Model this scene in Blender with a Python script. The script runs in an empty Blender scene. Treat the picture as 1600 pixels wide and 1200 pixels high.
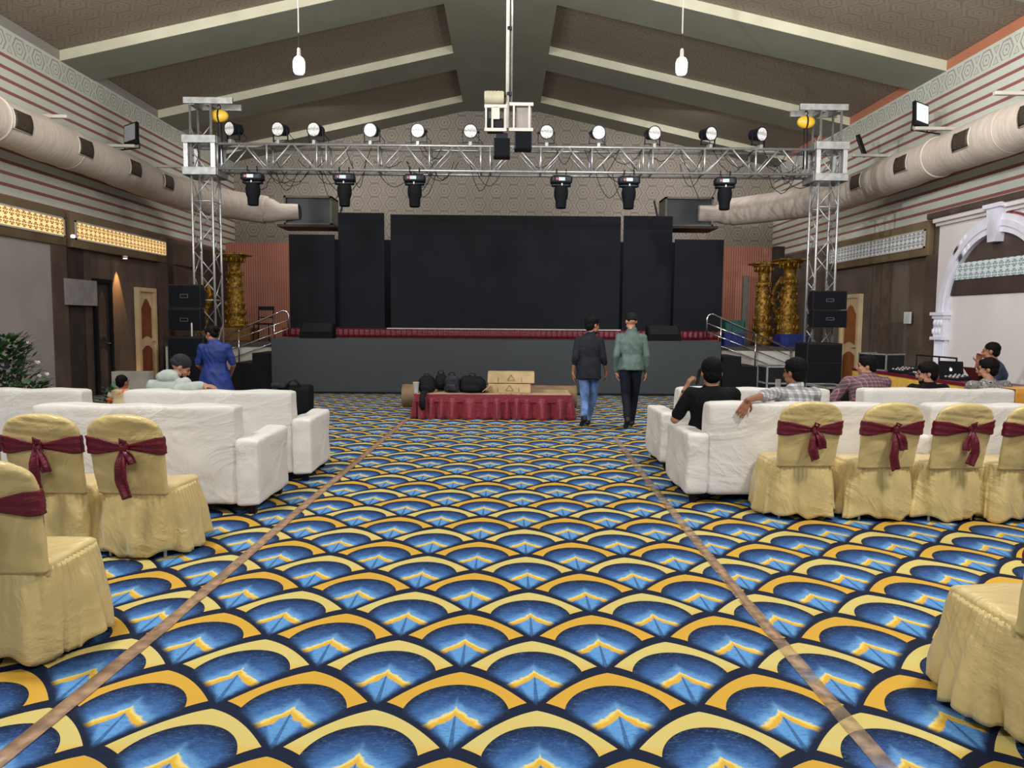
import bpy, bmesh, math, random
from mathutils import Vector, Matrix, noise
R = math.radians
S = bpy.context.scene
COL = S.collection
PI = math.pi
# ------------------------------------------------------------------ camera
F = 1200.0
CAMH = 1.6
cam_d = bpy.data.cameras.new('camera'); cam = bpy.data.objects.new('camera', cam_d); COL.objects.link(cam)
cam_d.sensor_width = 36.0; cam_d.lens = F/1600*36; cam_d.clip_end = 200; cam_d.clip_start = .05
YAW, PITCH, ROLL = R(-0.62), R(4.72), R(0.45)
CM = Matrix.Rotation(YAW,3,'Z') @ Matrix.Rotation(R(90)-PITCH,3,'X') @ Matrix.Rotation(ROLL,3,'Z')
cam.matrix_world = Matrix.Translation((0,0,CAMH)) @ CM.to_4x4()
S.camera = cam
def ray(px,py): return CM @ Vector(((px-800)/F, (600-py)/F, -1.0))
C0 = Vector((0,0,CAMH))
def P(px,py,Y):
    d = ray(px,py); return C0 + d*(Y/d.y)
def G(px,py,z=0.0):
    d = ray(px,py); return C0 + d*((z-CAMH)/d.z)
def WX(px,py,X):
    d = ray(px,py); return C0 + d*(X/d.x)
# ------------------------------------------------------------------ world, lights, exposure
S.view_settings.view_transform = 'Standard'; S.view_settings.look = 'None'
S.view_settings.gamma = 1; S.view_settings.exposure = 0.0; S.view_settings.use_curve_mapping = False
wd = bpy.data.worlds.new('world'); S.world = wd; wd.use_nodes = True
bg = wd.node_tree.nodes['Background']; bg.inputs[0].default_value = (.80,.88,1,1); bg.inputs[1].default_value = 0.55
def light(name, kind, loc, target, energy, color=(1,1,1), size=.3, spot=None, blend=.3):
    l = bpy.data.lights.new(name, kind); l.energy = energy; l.color = color
    o = bpy.data.objects.new(name, l); COL.objects.link(o); o.location = loc
    if kind == 'AREA': l.size = size
    else: l.shadow_soft_size = size
    if spot: l.spot_size = R(spot); l.spot_blend = blend
    if target is not None:
        o.rotation_euler = (Vector(target)-Vector(loc)).to_track_quat('-Z','Y').to_euler()
    return o
light('hall_lamp','AREA',(-4.2,3.4,6.2),(-3.9,4.6,0),310,(1,.98,.94),.8)
light('hall_lamp','AREA',(4.2,3.4,6.2),(3.9,4.6,0),320,(1,.98,.94),.8)
light('hall_lamp','AREA',(0,-2.5,5.6),(0,6,1.0),190,(1,.98,.95),1.6)
light('hall_lamp','AREA',(-3.5,10.5,7.0),(-3.2,12.0,0),160,(1,.98,.95),1.0)
light('hall_lamp','AREA',(3.5,10.5,7.0),(3.4,12.0,0),190,(1,.98,.95),1.0)
light('flood_lamp','SPOT',(-7.7,1.0,5.9),(8.4,17.3,4.4),4200,(.96,.98,1),.10,46,.8)
light('flood_lamp','SPOT',(7.6,5.5,5.0),(-1,17,7.0),1400,(.98,.99,1),.5,100,.8)
light('flood_lamp','SPOT',(-7.6,5.5,5.0),(1,17,7.0),2300,(.98,.99,1),.5,100,.8)
light('ceiling_fill','AREA',(4.6,8.0,4.4),(4.2,10.2,9.5),380,(1,.99,.93),1.0)  # added pair of soft fills for ceiling and back wall, no fixture there
light('ceiling_fill','AREA',(-4.6,8.0,4.4),(-4.2,10.2,9.5),290,(1,.99,.95),1.0)
light('stage_back_fill','AREA',(-4.5,20.5,7.0),(-4.5,22.5,2.0),110,(1,.97,.92),1.0)  # added pair of fills to brighten the back of the stage, unseen source
light('stage_back_fill','AREA',(4.5,20.5,7.0),(4.5,22.5,2.0),120,(1,.97,.92),1.0)

# ------------------------------------------------------------------ node expression helper
class X:
    def __init__(s,nt,k): s.nt=nt; s.k=k
    def _m(s,op,*a):
        n = s.nt.nodes.new('ShaderNodeMath'); n.operation = op
        for i,v in enumerate(a):
            if isinstance(v,X): s.nt.links.new(v.k, n.inputs[i])
            else: n.inputs[i].default_value = float(v)
        return X(s.nt,n.outputs[0])
    def __add__(s,o): return s._m('ADD',s,o)
    def __radd__(s,o): return s._m('ADD',o,s)
    def __sub__(s,o): return s._m('SUBTRACT',s,o)
    def __rsub__(s,o): return s._m('SUBTRACT',o,s)
    def __mul__(s,o): return s._m('MULTIPLY',s,o)
    def __rmul__(s,o): return s._m('MULTIPLY',o,s)
    def __truediv__(s,o): return s._m('DIVIDE',s,o)
    def __neg__(s): return s._m('MULTIPLY',s,-1)
    def abs(s): return s._m('ABSOLUTE',s)
    def floor(s): return s._m('FLOOR',s)
    def frac(s): return s._m('FRACT',s)
    def pow(s,p): return s._m('POWER',s,p)
    def max(s,o): return s._m('MAXIMUM',s,o)
    def min(s,o): return s._m('MINIMUM',s,o)
    def lt(s,o): return s._m('LESS_THAN',s,o)
    def gt(s,o): return s._m('GREATER_THAN',s,o)
    def sin(s): return s._m('SINE',s)
    def mod(s,o): return s._m('FLOORED_MODULO',s,o)
    def step(s,a,b):          # smooth 0..1
        n = s.nt.nodes.new('ShaderNodeMapRange'); n.interpolation_type='SMOOTHSTEP'
        s.nt.links.new(s.k,n.inputs[0]); n.inputs[1].default_value=a; n.inputs[2].default_value=b
        n.inputs[3].default_value=0; n.inputs[4].default_value=1
        return X(s.nt,n.outputs[0])
def sel(m,a,b): return a + (b-a)*m       # m=0:a, m=1:b
def srgb(r,g,b):
    f = lambda c: (c/255/12.92) if c/255<=.04045 else ((c/255+.055)/1.055)**2.4
    return (f(r),f(g),f(b),1)
def newmat(name):
    m = bpy.data.materials.new(name); m.use_nodes = True
    nt = m.node_tree; b = nt.nodes['Principled BSDF']
    return m, nt, b
def mixc(nt, f, a, b):
    n = nt.nodes.new('ShaderNodeMix'); n.data_type='RGBA'
    for idx,v in ((0,f),(6,a),(7,b)):
        if isinstance(v,X): nt.links.new(v.k,n.inputs[idx])
        elif hasattr(v,'is_output'): nt.links.new(v,n.inputs[idx])
        elif idx==0: n.inputs[0].default_value=v
        else: n.inputs[idx].default_value=v
    return n.outputs[2]
def noise_x(nt, scale, detail=3, vec=None, dist=0, rough=.5):
    n = nt.nodes.new('ShaderNodeTexNoise'); n.inputs['Scale'].default_value=scale; n.inputs['Detail'].default_value=detail
    n.inputs['Distortion'].default_value=dist; n.inputs['Roughness'].default_value=rough
    if vec is not None: nt.links.new(vec,n.inputs['Vector'])
    return X(nt,n.outputs[0])
def position(nt):
    g = nt.nodes.new('ShaderNodeNewGeometry'); s = nt.nodes.new('ShaderNodeSeparateXYZ')
    nt.links.new(g.outputs['Position'],s.inputs[0]); return [X(nt,s.outputs[i]) for i in range(3)]
def objcoord(nt, scale=(1,1,1)):
    t = nt.nodes.new('ShaderNodeTexCoord'); mp = nt.nodes.new('ShaderNodeMapping'); mp.inputs['Scale'].default_value = scale
    nt.links.new(t.outputs['Object'],mp.inputs[0]); return mp.outputs[0]
def combine(nt,x,y,z):
    n = nt.nodes.new('ShaderNodeCombineXYZ')
    for i,v in enumerate((x,y,z)):
        if isinstance(v,X): nt.links.new(v.k,n.inputs[i])
        else: n.inputs[i].default_value=v
    return n.outputs[0]
def bump(nt,b,h,strength=.3,dist=.01):
    n = nt.nodes.new('ShaderNodeBump'); n.inputs['Strength'].default_value=strength; n.inputs['Distance'].default_value=dist
    nt.links.new(h.k,n.inputs['Height']); nt.links.new(n.outputs[0],b.inputs['Normal'])
def M(name, rgb, rough=.6, metal=0, var=.08, vscale=6, bmp=0, bscale=30, bdist=.004, scale=(1,1,1), emit=None, sheen=0, spec=.5, dist=0):
    m,nt,b = newmat(name)
    c = srgb(*rgb); co = objcoord(nt,scale)
    if var>0:
        n = noise_x(nt,vscale,4,co)
        f = n.step(.3,.7)
        d = tuple(max(0,v*(1-var*2)) for v in c[:3])+(1,)
        u = tuple(min(1,v*(1+var)) for v in c[:3])+(1,)
        nt.links.new(mixc(nt,f,d,u), b.inputs['Base Color'])
    else: b.inputs['Base Color'].default_value = c
    b.inputs['Roughness'].default_value = rough; b.inputs['Metallic'].default_value = metal
    b.inputs['Specular IOR Level'].default_value = spec
    if sheen: b.inputs['Sheen Weight'].default_value = sheen
    if bmp: bump(nt,b,noise_x(nt,bscale,4,co,dist),bmp,bdist)
    if emit: b.inputs['Emission Color'].default_value = srgb(*emit[0]); b.inputs['Emission Strength'].default_value = emit[1]
    return m
MT = {}
def cloth(name, rgb, rough=.55, sheen=.2, amp=.012, sc=3.0, spec=.4, var=.04, rd=.5):
    m,nt,b = newmat(name); c = srgb(*rgb); co = objcoord(nt)
    n1 = noise_x(nt,sc,5,co,1.6,.55); n2 = noise_x(nt,sc*.45,3,objcoord(nt,(1,1,2.6)),2.2,.5)
    r1 = 1-((n1-.5).abs()*2)        # ridges
    h = r1.pow(3)*rd + n2*1.2
    bump(nt,b,h,.9,amp)
    f = n1.step(.35,.65)
    nt.links.new(mixc(nt,f,tuple(v*(1-var*2) for v in c[:3])+(1,),c),b.inputs['Base Color'])
    b.inputs['Roughness'].default_value=rough; b.inputs['Sheen Weight'].default_value=sheen; b.inputs['Specular IOR Level'].default_value=spec
    return m
MT['white_cloth'] = cloth('white_sofa_cloth',(220,216,210),.6,.15,.022,1.6,rd=.4)
MT['gold_cloth'] = cloth('champagne_satin',(212,188,124),.36,.25,.022,1.5,.6,.07)
MT['maroon'] = cloth('maroon_satin',(104,14,36),.42,0,.006,9,.5,.1)
MT['red_skirt'] = cloth('red_table_cloth',(128,22,44),.5,.2,.008,7,.5,.08)
MT['yellow_cloth'] = cloth('yellow_table_cloth',(205,160,40),.5,.2,.008,7,.5,.08)
MT['orange_cloth'] = cloth('orange_throw_cloth',(205,140,50),.5,.2,.006,7)
MT['alu'] = M('aluminium_truss',(168,168,168),.38,.7,.08,12)
MT['alu_plate'] = M('aluminium_plate',(150,150,148),.5,.55,.12,10)
MT['chrome'] = M('chrome_rail',(215,215,215),.15,1,.0)
MT['black'] = M('black_plastic',(15,16,19),.5,0,.1,10,spec=.3)
MT['speaker'] = M('speaker_grille_black',(13,15,20),.8,0,.15,60,spec=.15)
MT['darkmetal'] = M('dark_fixture_metal',(24,27,34),.45,.2,.1,10,spec=.3)
MT['blackwood'] = M('black_step_paint',(12,12,15),.6,0,.2,5,spec=.25)
MT['offwhite'] = M('off_white_paint',(196,190,180),.6,0,.08,3)
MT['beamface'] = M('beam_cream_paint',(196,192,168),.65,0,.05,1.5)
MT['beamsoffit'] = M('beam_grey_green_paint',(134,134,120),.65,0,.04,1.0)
MT['brown'] = M('brown_wall_paint',(92,78,66),.6,0,.16,1.6,.15,18,.004)
MT['brownled'] = M('brown_ledge_paint',(112,95,70),.6,0,.10,2)
MT['gold'] = M('antique_gold',(150,112,38),.38,.55,.35,14,.9,26,.02)
MT['duct'] = M('fabric_duct_cloth',(196,182,170),.75,0,.06,3,.3,8,.02,(1,6,1))
MT['vent'] = M('duct_vent_mesh',(70,58,46),.6,.2,.3,40)
MT['leaf'] = M('leaf_green',(52,92,48),.6,0,.4,9)
MT['leafpurple'] = M('purple_sprig',(78,66,98),.7,0,.3,9)
MT['petal'] = M('pale_petal',(232,220,205),.6,0,.08,9)
MT['card'] = M('cardboard',(190,164,122),.75,0,.08,5)
MT['skin'] = M('brown_skin',(150,100,74),.5,0,.05,8)
MT['skin2'] = M('tan_skin',(172,122,94),.5,0,.05,8)
MT['hair'] = M('black_hair',(9,8,9),.7,0,.3,60,spec=.15)
MT['eye'] = M('eye_dark',(30,22,18),.2,0,0)
MT['tape'] = M('brown_floor_tape',(158,126,98),.5,0,.22,14,.3,30,.002)
MT['cleartape'] = M('scuffed_clear_tape',(190,162,134),.45,0,.25,14,.4,30,.002)
_n=MT['cleartape'].node_tree; _b=_n.nodes['Principled BSDF']; _n.links.new((noise_x(_n,9,3,objcoord(_n)).step(.35,.7)*.35+.22).k,_b.inputs['Alpha'])

# ------------------------------------------------------------------ mesh builder
class MB:
    def __init__(s): s.bm = bmesh.new()
    def box(s,c,d,rot=None,bev=0):
        r = bmesh.ops.create_cube(s.bm,size=1); vs = r['verts']
        m = Matrix.Translation(c) @ (rot.to_4x4() if rot is not None else Matrix()) @ Matrix.Diagonal((*d,1))
        bmesh.ops.transform(s.bm,matrix=m,verts=vs)
        if bev:
            es = list({e for v in vs for e in v.link_edges})
            bmesh.ops.bevel(s.bm,geom=es,offset=bev,segments=2,affect='EDGES',profile=.5)
        return s
    def bx(s,x0,x1,y0,y1,z0,z1,bev=0): return s.box(((x0+x1)/2,(y0+y1)/2,(z0+z1)/2),(abs(x1-x0),abs(y1-y0),abs(z1-z0)),None,bev)
    def tube(s,a,b,r,seg=8,r2=None): return s.path([a,b],[r, r if r2 is None else r2],seg)
    def path(s,pts,rad,seg=8,flat=1.0,caps=True):
        pts = [Vector(p) for p in pts]; n=len(pts)
        if not hasattr(rad,'__len__'): rad=[rad]*n
        rings=[]; up=None
        for i,p in enumerate(pts):
            t = (pts[min(i+1,n-1)]-pts[max(i-1,0)]).normalized()
            if up is None:
                up = Vector((0,0,1)) if abs(t.z)<.9 else Vector((0,1,0))
            u = t.cross(up).normalized(); w = u.cross(t).normalized(); up = w
            rings.append([s.bm.verts.new(p+u*math.cos(2*PI*k/seg)*rad[i]+w*math.sin(2*PI*k/seg)*rad[i]*flat) for k in range(seg)])
        for i in range(n-1):
            for k in range(seg): s.bm.faces.new((rings[i][k],rings[i][(k+1)%seg],rings[i+1][(k+1)%seg],rings[i+1][k]))
        if caps:
            s.bm.faces.new(rings[0]); s.bm.faces.new(rings[-1][::-1])
        return s
    def lathe(s,prof,c=(0,0,0),seg=20,rot=None):
        m = Matrix.Translation(c) @ (rot.to_4x4() if rot is not None else Matrix()); rings=[]
        for r,z in prof: rings.append([s.bm.verts.new(m@Vector((math.cos(2*PI*k/seg)*max(r,1e-4),math.sin(2*PI*k/seg)*max(r,1e-4),z))) for k in range(seg)])
        for i in range(len(prof)-1):
            for k in range(seg): s.bm.faces.new((rings[i][k],rings[i][(k+1)%seg],rings[i+1][(k+1)%seg],rings[i+1][k]))
        s.bm.faces.new(rings[0][::-1]); s.bm.faces.new(rings[-1]); return s
    def ell(s,c,r,m=None,sub=3):
        q = bmesh.ops.create_icosphere(s.bm,subdivisions=sub,radius=1)
        mm = (m if m is not None else Matrix()) @ Matrix.Translation(c) @ Matrix.Diagonal((*r,1))
        bmesh.ops.transform(s.bm,matrix=mm,verts=q['verts']); return s
    def cap(s,a,b,r1,r2,seg=12):
        a=Vector(a); b=Vector(b); d=(b-a); L=max(d.length,1e-5); t=d/L
        pts=[];rr=[]
        for k in range(1,5):
            an=PI/2*(1-k/4); pts.append(a-t*r1*math.sin(an)); rr.append(max(r1*math.cos(an),r1*.25))
        for k in range(0,4):
            an=PI/2*k/4; pts.append(b+t*r2*math.sin(an)); rr.append(max(r2*math.cos(an),r2*.25))
        return s.path(pts,rr,seg)
    def loft(s,secs,xd=Vector((1,0,0)),seg=20,pw=2.3):
        # secs: (center, rx, ry) ; oriented along the spine, xd = shoulder direction
        cs=[Vector(q[0]) for q in secs]; n=len(secs); rings=[]
        for i in range(n):
            t=(cs[min(i+1,n-1)]-cs[max(i-1,0)]).normalized()
            x=(xd-t*xd.dot(t)).normalized(); y=t.cross(x)
            ring=[]
            for k in range(seg):
                a=2*PI*k/seg; ca,sa=math.cos(a),math.sin(a)
                f=1/((abs(ca)**pw+abs(sa)**pw)**(1/pw))
                ring.append(s.bm.verts.new(cs[i]+x*ca*f*secs[i][1]+y*sa*f*secs[i][2]))
            rings.append(ring)
        for i in range(n-1):
            for k in range(seg): s.bm.faces.new((rings[i][k],rings[i][(k+1)%seg],rings[i+1][(k+1)%seg],rings[i+1][k]))
        s.bm.faces.new(rings[0][::-1]); s.bm.faces.new(rings[-1]); return s
    def rbox(s,c,d,rad=.03,n=12,amp=0,sc=4,seed=0,rot=None,fn=None):
        # dense rounded box with noise
        pre=set(s.bm.verts); q=bmesh.ops.create_cube(s.bm,size=1); fs=list({f for v in q['verts'] for f in v.link_faces}); es=list({e for f in fs for e in f.edges})
        r=bmesh.ops.subdivide_edges(s.bm,edges=es,cuts=n,use_grid_fill=True)
        vs=[v for v in s.bm.verts if v not in pre]
        c=Vector(c); h=Vector(d)*.5
        for v in vs:
            p=Vector((v.co.x*d[0],v.co.y*d[1],v.co.z*d[2]))
            inner=Vector((max(-h.x+rad,min(h.x-rad,p.x)),max(-h.y+rad,min(h.y-rad,p.y)),max(-h.z+rad,min(h.z-rad,p.z))))
            df=p-inner; nr=df.normalized() if df.length>1e-6 else Vector((0,0,0))
            if df.length>1e-6: p=inner+nr*rad
            if fn: p=fn(p)
            if amp: p=p+(nr if nr.length else Vector((0,0,1)))*amp*noise.noise((p+c)*sc+Vector((seed*7.1,seed*3.3,0)))
            v.co=(rot@p if rot is not None else p)+c
        return s
    def quad(s,*p):
        s.bm.faces.new([s.bm.verts.new(v) for v in p]); return s
    def grid(s,fn,nu,nv,closed=False):
        g=[[s.bm.verts.new(fn(i/nu,j/nv)) for j in range(nv+1)] for i in range(nu if closed else nu+1)]
        L=len(g)
        for i in range(nu if closed else nu):
            for j in range(nv):
                a=g[i%L]; b=g[(i+1)%L]
                s.bm.faces.new((a[j],b[j],b[j+1],a[j+1]))
        return s
    def prism(s,poly,axis,a,b):
        # poly = list of 2D points, extruded along axis between a and b
        def mk(u,v,w): return {'x':(w,u,v),'y':(u,w,v),'z':(u,v,w)}[axis]
        A=[s.bm.verts.new(mk(u,v,a)) for u,v in poly]; B=[s.bm.verts.new(mk(u,v,b)) for u,v in poly]
        s.bm.faces.new(A); s.bm.faces.new(B[::-1]); n=len(poly)
        for i in range(n): s.bm.faces.new((A[i],B[i],B[(i+1)%n],A[(i+1)%n]))
        return s
    def build(s,name,mat,parent=None,smooth=False,ang=None,solid=0):
        bmesh.ops.recalc_face_normals(s.bm,faces=s.bm.faces)
        me=bpy.data.meshes.new(name); s.bm.to_mesh(me); s.bm.free()
        me.materials.append(MT[mat] if isinstance(mat,str) else mat)
        if smooth: me.shade_smooth()
        if ang: me.shade_smooth(); me.set_sharp_from_angle(angle=R(ang))
        o=bpy.data.objects.new(name,me); COL.objects.link(o)
        if parent: o.parent=parent
        if solid:
            md=o.modifiers.new('solid','SOLIDIFY'); md.thickness=solid; md.offset=0
        return o
def tag(o,label,cat,group=None,kind=None):
    if label: o['label']=label
    if cat: o['category']=cat
    if group: o['group']=group
    if kind: o['kind']=kind
    return o
def thing(name,label,cat,loc=(0,0,0),rz=0,group=None):
    o=bpy.data.objects.new(name,None); COL.objects.link(o); o.empty_display_size=.1
    o.location=loc; o.rotation_euler=(0,0,rz); return tag(o,label,cat,group)
def struct(o): o['kind']='structure'; return o
def dup(root,loc,rz,label):
    r=root.copy(); COL.objects.link(r); r.location=loc; r.rotation_euler=(0,0,rz); r['label']=label
    for ch in list(root.children):
        c=ch.copy(); COL.objects.link(c); c.parent=r
        for g in list(ch.children):
            d=g.copy(); COL.objects.link(d); d.parent=c
    return r
# ================================================================== THE ROOM
def hexlines(nt,u,v,PU=.54,PV=.415,r=.2,lw=.007):
    uu=((u/PU).frac()-.5)*PU; vv=((v/PV).frac()-.5)*PV
    au=uu.abs(); av=vv.abs()
    hx=av.max(av*.5+au*.866)
    l1=(hx-(r*.93)).abs().lt(lw); l2=(hx-(r*.52)).abs().lt(lw); dt=hx.lt(r*.13)
    tu=(au-PU/2).abs(); tv=-(av-r)
    tri=(-(tv-.02)).max(tu*.866+tv*.5-.068)
    l3=tri.abs().lt(lw*.8); d3=tri.lt(-.032)
    l4=(hx-r*1.02).abs().lt(lw*.6)
    return l1.max(l2).max(dt).max(l3).max(d3).max(l4)
def wallpaper(name,base,line,axes,rough=.7):
    m,nt,b=newmat(name); p=position(nt)
    u=p[axes[0]]; v=p[axes[1]]
    k=hexlines(nt,u,v)
    n=noise_x(nt,.8,4,combine(nt,p[0],p[1],p[2])).step(.3,.75)
    base2=mixc(nt,n,tuple(c*.86 for c in base[:3])+(1,),base)
    nt.links.new(mixc(nt,k*.75,base2,line),b.inputs['Base Color']); b.inputs['Roughness'].default_value=rough
    return m
MT['hexwall']=wallpaper('hexagon_wallpaper',srgb(158,148,136),srgb(88,76,70),(0,2))
MT['hexceil']=wallpaper('hexagon_ceiling_paper',srgb(140,128,112),srgb(104,92,80),(0,1))
def sidewall(name,lowcol,orange,brown_from,plaster):
    m,nt,b=newmat(name); p=position(nt); y=p[1]; z=p[2]
    mint=srgb(206,210,198); red=srgb(150,92,86)
    st=((((z-5.96)/.195)+.5).frac()-.5).abs().lt(.15)*z.lt(6.02)
    c=mixc(nt,st,mint,red)
    hz=(z-6.2); k=hexlines(nt,y,z-6.2+.2075,.54,.415,.165,.008)*z.gt(6.05)*z.lt(6.37)
    c=mixc(nt,k*.8,c,srgb(128,116,112))
    c=mixc(nt,z.gt(6.42),c,orange)
    st=noise_x(nt,1.1,4,combine(nt,p[0],y*1.6,z*.35),.5).step(.42,.7)
    br=mixc(nt,st,lowcol,tuple(v*.55 for v in lowcol[:3])+(1,))
    c=mixc(nt,z.lt(3.6),c,br)
    d=noise_x(nt,.6,3,combine(nt,p[0],y,z)).step(.35,.7)
    c=mixc(nt,d*.14,c,srgb(120,110,100))
    nt.links.new(c,b.inputs['Base Color']); b.inputs['Roughness'].default_value=.65
    return m
MT['wallL']=sidewall('striped_wall_left',srgb(92,76,66),srgb(150,145,140),14.3,None)
MT['wallR']=sidewall('striped_wall_right',srgb(98,86,76),srgb(190,118,88),14.8,None)
MT['wallB']=MT['hexwall']
# carpet
def carpet():
    m,nt,b=newmat('scallop_carpet'); p=position(nt)
    th=math.atan(9/1200); c_,s_=math.cos(th),math.sin(th)
    W=.668; RW=.3445
    U=(p[0]*c_-p[1]*s_)+.211; V=-(p[0]*s_+p[1]*c_)+3.401+ RW*40
    j=(V/RW).floor(); v=V-j*RW; par=j.mod(2)
    u0=((U-par*W/2)/W+.5).frac()*W-W/2
    u1=((U-(1-par)*W/2)/W+.5).frac()*W-W/2
    h=lambda u: ((u.abs()*(2/W))*.33+(u.abs()*(2/W)).pow(1.9)*.67)*RW
    own=(v-h(u0)).gt(0)
    u=sel(own,u1,u0); vv=sel(own,v+RW,v); pr=sel(own,1-par,par)
    wob=(noise_x(nt,22,3,combine(nt,p[0],p[1],0))-.5)
    au=u.abs()
    a=vv-h(u)
    bb=(h(W/2-au)+RW)-vv
    el=((u/.222).pow(2)+((vv-.40)/.262).pow(2))
    el_=el._m('SQRT',el)
    navy=srgb(22,32,54)
    gold=srgb(204,160,62); pale=srgb(204,190,118); yel=mixc(nt,pr,gold,pale)
    yn=noise_x(nt,7,4,combine(nt,p[0],p[1],0)).step(.3,.7)
    yel=mixc(nt,yn*.22,yel,srgb(216,168,62)); yel=mixc(nt,(vv.step(.27,.33))*.5,yel,srgb(214,164,60))
    # blue dome
    t=(vv-.14)/.36+wob*.35
    bl=mixc(nt,t.step(0,.9),srgb(28,48,94),srgb(64,108,168))
    edge=(el_+wob*.3).step(.62,1.03)
    bl=mixc(nt,edge,bl,navy)
    # light glow above chevron
    chv=.335+(au/.12).pow(.75)*.135
    dv=vv-chv+wob*.06
    gl=(dv.step(-.10,-.01))*(1-dv.step(.0,.05))*(1-au.step(.09,.19))
    bl=mixc(nt,gl*.75,bl,srgb(112,168,218))
    # light blue tent below
    tent=(1-(au-(.018+ (bb*.42)) ).step(-.02,.025))*dv.gt(.03)*(1-(-bb).step(-.045,-.015))
    bl=mixc(nt,tent*.9,bl,srgb(96,154,210))
    ln=(au-.004-(vv-.42)*.03).lt(0)*dv.gt(.06)*bb.gt(.03)
    bl=mixc(nt,ln*.7,bl,srgb(38,70,120))
    # chevron
    cm=(dv.step(-.010,.012))*(1-dv.step(.052,.072))*(1-(au+wob*.06).step(.105,.145))
    bl=mixc(nt,cm,bl,mixc(nt,dv.step(.0,.04),srgb(234,214,124),srgb(214,170,58)))
    brush=noise_x(nt,34,4,combine(nt,p[0],p[1]*2.2,0),1.5)
    bl=mixc(nt,brush.step(.5,.72)*.22*(1-cm),bl,srgb(112,160,214)); bl=mixc(nt,(1-brush.step(.3,.48))*.35*(1-cm),bl,srgb(20,38,80))
    low=(bb+wob*.05).step(.012,.085)
    bl=mixc(nt,low,navy,bl)
    inside=el_.lt(1)
    ymask=a.gt(.016)*bb.gt(.066)*el_.gt(1.0)*vv.lt(.42)
    c=mixc(nt,inside*a.gt(.016),navy,bl)
    c=mixc(nt,ymask,c,yel)
    gr=noise_x(nt,260,2,combine(nt,p[0],p[1],0)).step(.25,.75)
    c=mixc(nt,gr*.12,c,srgb(16,22,36))
    dirt=noise_x(nt,1.3,4,combine(nt,p[0],p[1],0)).step(.45,.85)
    c=mixc(nt,dirt*.06,c,srgb(60,64,74))
    nt.links.new(c,b.inputs['Base Color']); b.inputs['Roughness'].default_value=.8; b.inputs['Specular IOR Level'].default_value=.12
    bump(nt,b,noise_x(nt,300,2,combine(nt,p[0],p[1],0)),.25,.003)
    return m
MT['carpet']=carpet()
XW=8.4; YB=24.3; Y0=-5.0
struct(MB().quad((-XW,Y0,0),(XW,Y0,0),(XW,YB,0),(-XW,YB,0)).build('floor','carpet'))
struct(MB().bx(-XW-.2,-XW,Y0,YB,0,6.72).build('wall_left','wallL'))
struct(MB().bx(XW,XW+.2,Y0,YB,0,6.72).build('wall_right','wallR'))
struct(MB().bx(-XW-.2,XW+.2,YB,YB+.2,0,8.5).build('wall_back','hexwall'))
ZC=6.60; BXL,BXR=-1.27,1.03
zc=lambda x: ZC+((XW+x)*(1.61/(XW+BXL)) if x<0 else (XW-x)*(1.61/(XW-BXR)))
cb=MB()
for sx in (-1,1):
    e_=(BXL+.04 if sx<0 else BXR-.04); w_=sx*(XW+.2); cb.prism([(e_,zc(e_)),(w_,zc(w_)),(w_,zc(w_)+.15),(e_,zc(e_)+.15)],'y',Y0,YB+.2)
struct(cb.build('ceiling','hexceil'))
# boxed roof beams
n=0
for y in (-1.5,2.63,6.76,10.88,15.0,19.12,23.25):
    for sx in (-1,1):
        n+=1
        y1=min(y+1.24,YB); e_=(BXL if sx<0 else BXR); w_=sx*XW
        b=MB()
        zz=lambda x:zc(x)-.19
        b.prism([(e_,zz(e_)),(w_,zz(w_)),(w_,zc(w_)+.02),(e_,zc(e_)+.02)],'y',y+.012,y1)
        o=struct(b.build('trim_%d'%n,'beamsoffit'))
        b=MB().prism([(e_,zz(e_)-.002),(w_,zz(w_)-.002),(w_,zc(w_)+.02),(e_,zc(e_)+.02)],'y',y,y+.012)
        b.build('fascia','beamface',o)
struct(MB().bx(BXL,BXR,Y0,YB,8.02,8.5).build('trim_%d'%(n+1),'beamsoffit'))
n+=1
# side wall ledges with lattice strips
def lattice_mat(name,fg,hole,emit=0):
    m,nt,b=newmat(name); p=position(nt); y=p[1]; z=p[2]
    P_=.15; PY=.165
    def star(dy,dz):
        uu=(((y+dy)/PY).frac()-.5).abs(); vv=(((z-3.275+dz)/P_).frac()-.5).abs()
        an=uu._m('ARCTAN2',uu,vv); rr=(uu*uu+vv*vv).pow(.5)
        return (an*4+.4).sin().abs(), rr
    s1,r1=star(0,0)
    g1=(((y+z)/.0725).frac()-.5).abs().gt(.36); g2=(((y-z)/.0725).frac()-.5).abs().gt(.36)
    k=s1.gt(.5)*r1.gt(.10)*r1.lt(.44)
    nt.links.new(mixc(nt,k,fg,hole),b.inputs['Base Color']); b.inputs['Roughness'].default_value=.6
    if emit:
        nt.links.new(mixc(nt,k,srgb(255,214,140),srgb(120,74,36)),b.inputs['Emission Color']); b.inputs['Emission Strength'].default_value=emit
    return m
MT['lat_lit']=lattice_mat('backlit_lattice',srgb(240,205,150),srgb(120,80,40),.8)
MT['lat_wht']=lattice_mat('white_lattice',srgb(228,230,232),srgb(118,122,124))
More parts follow.
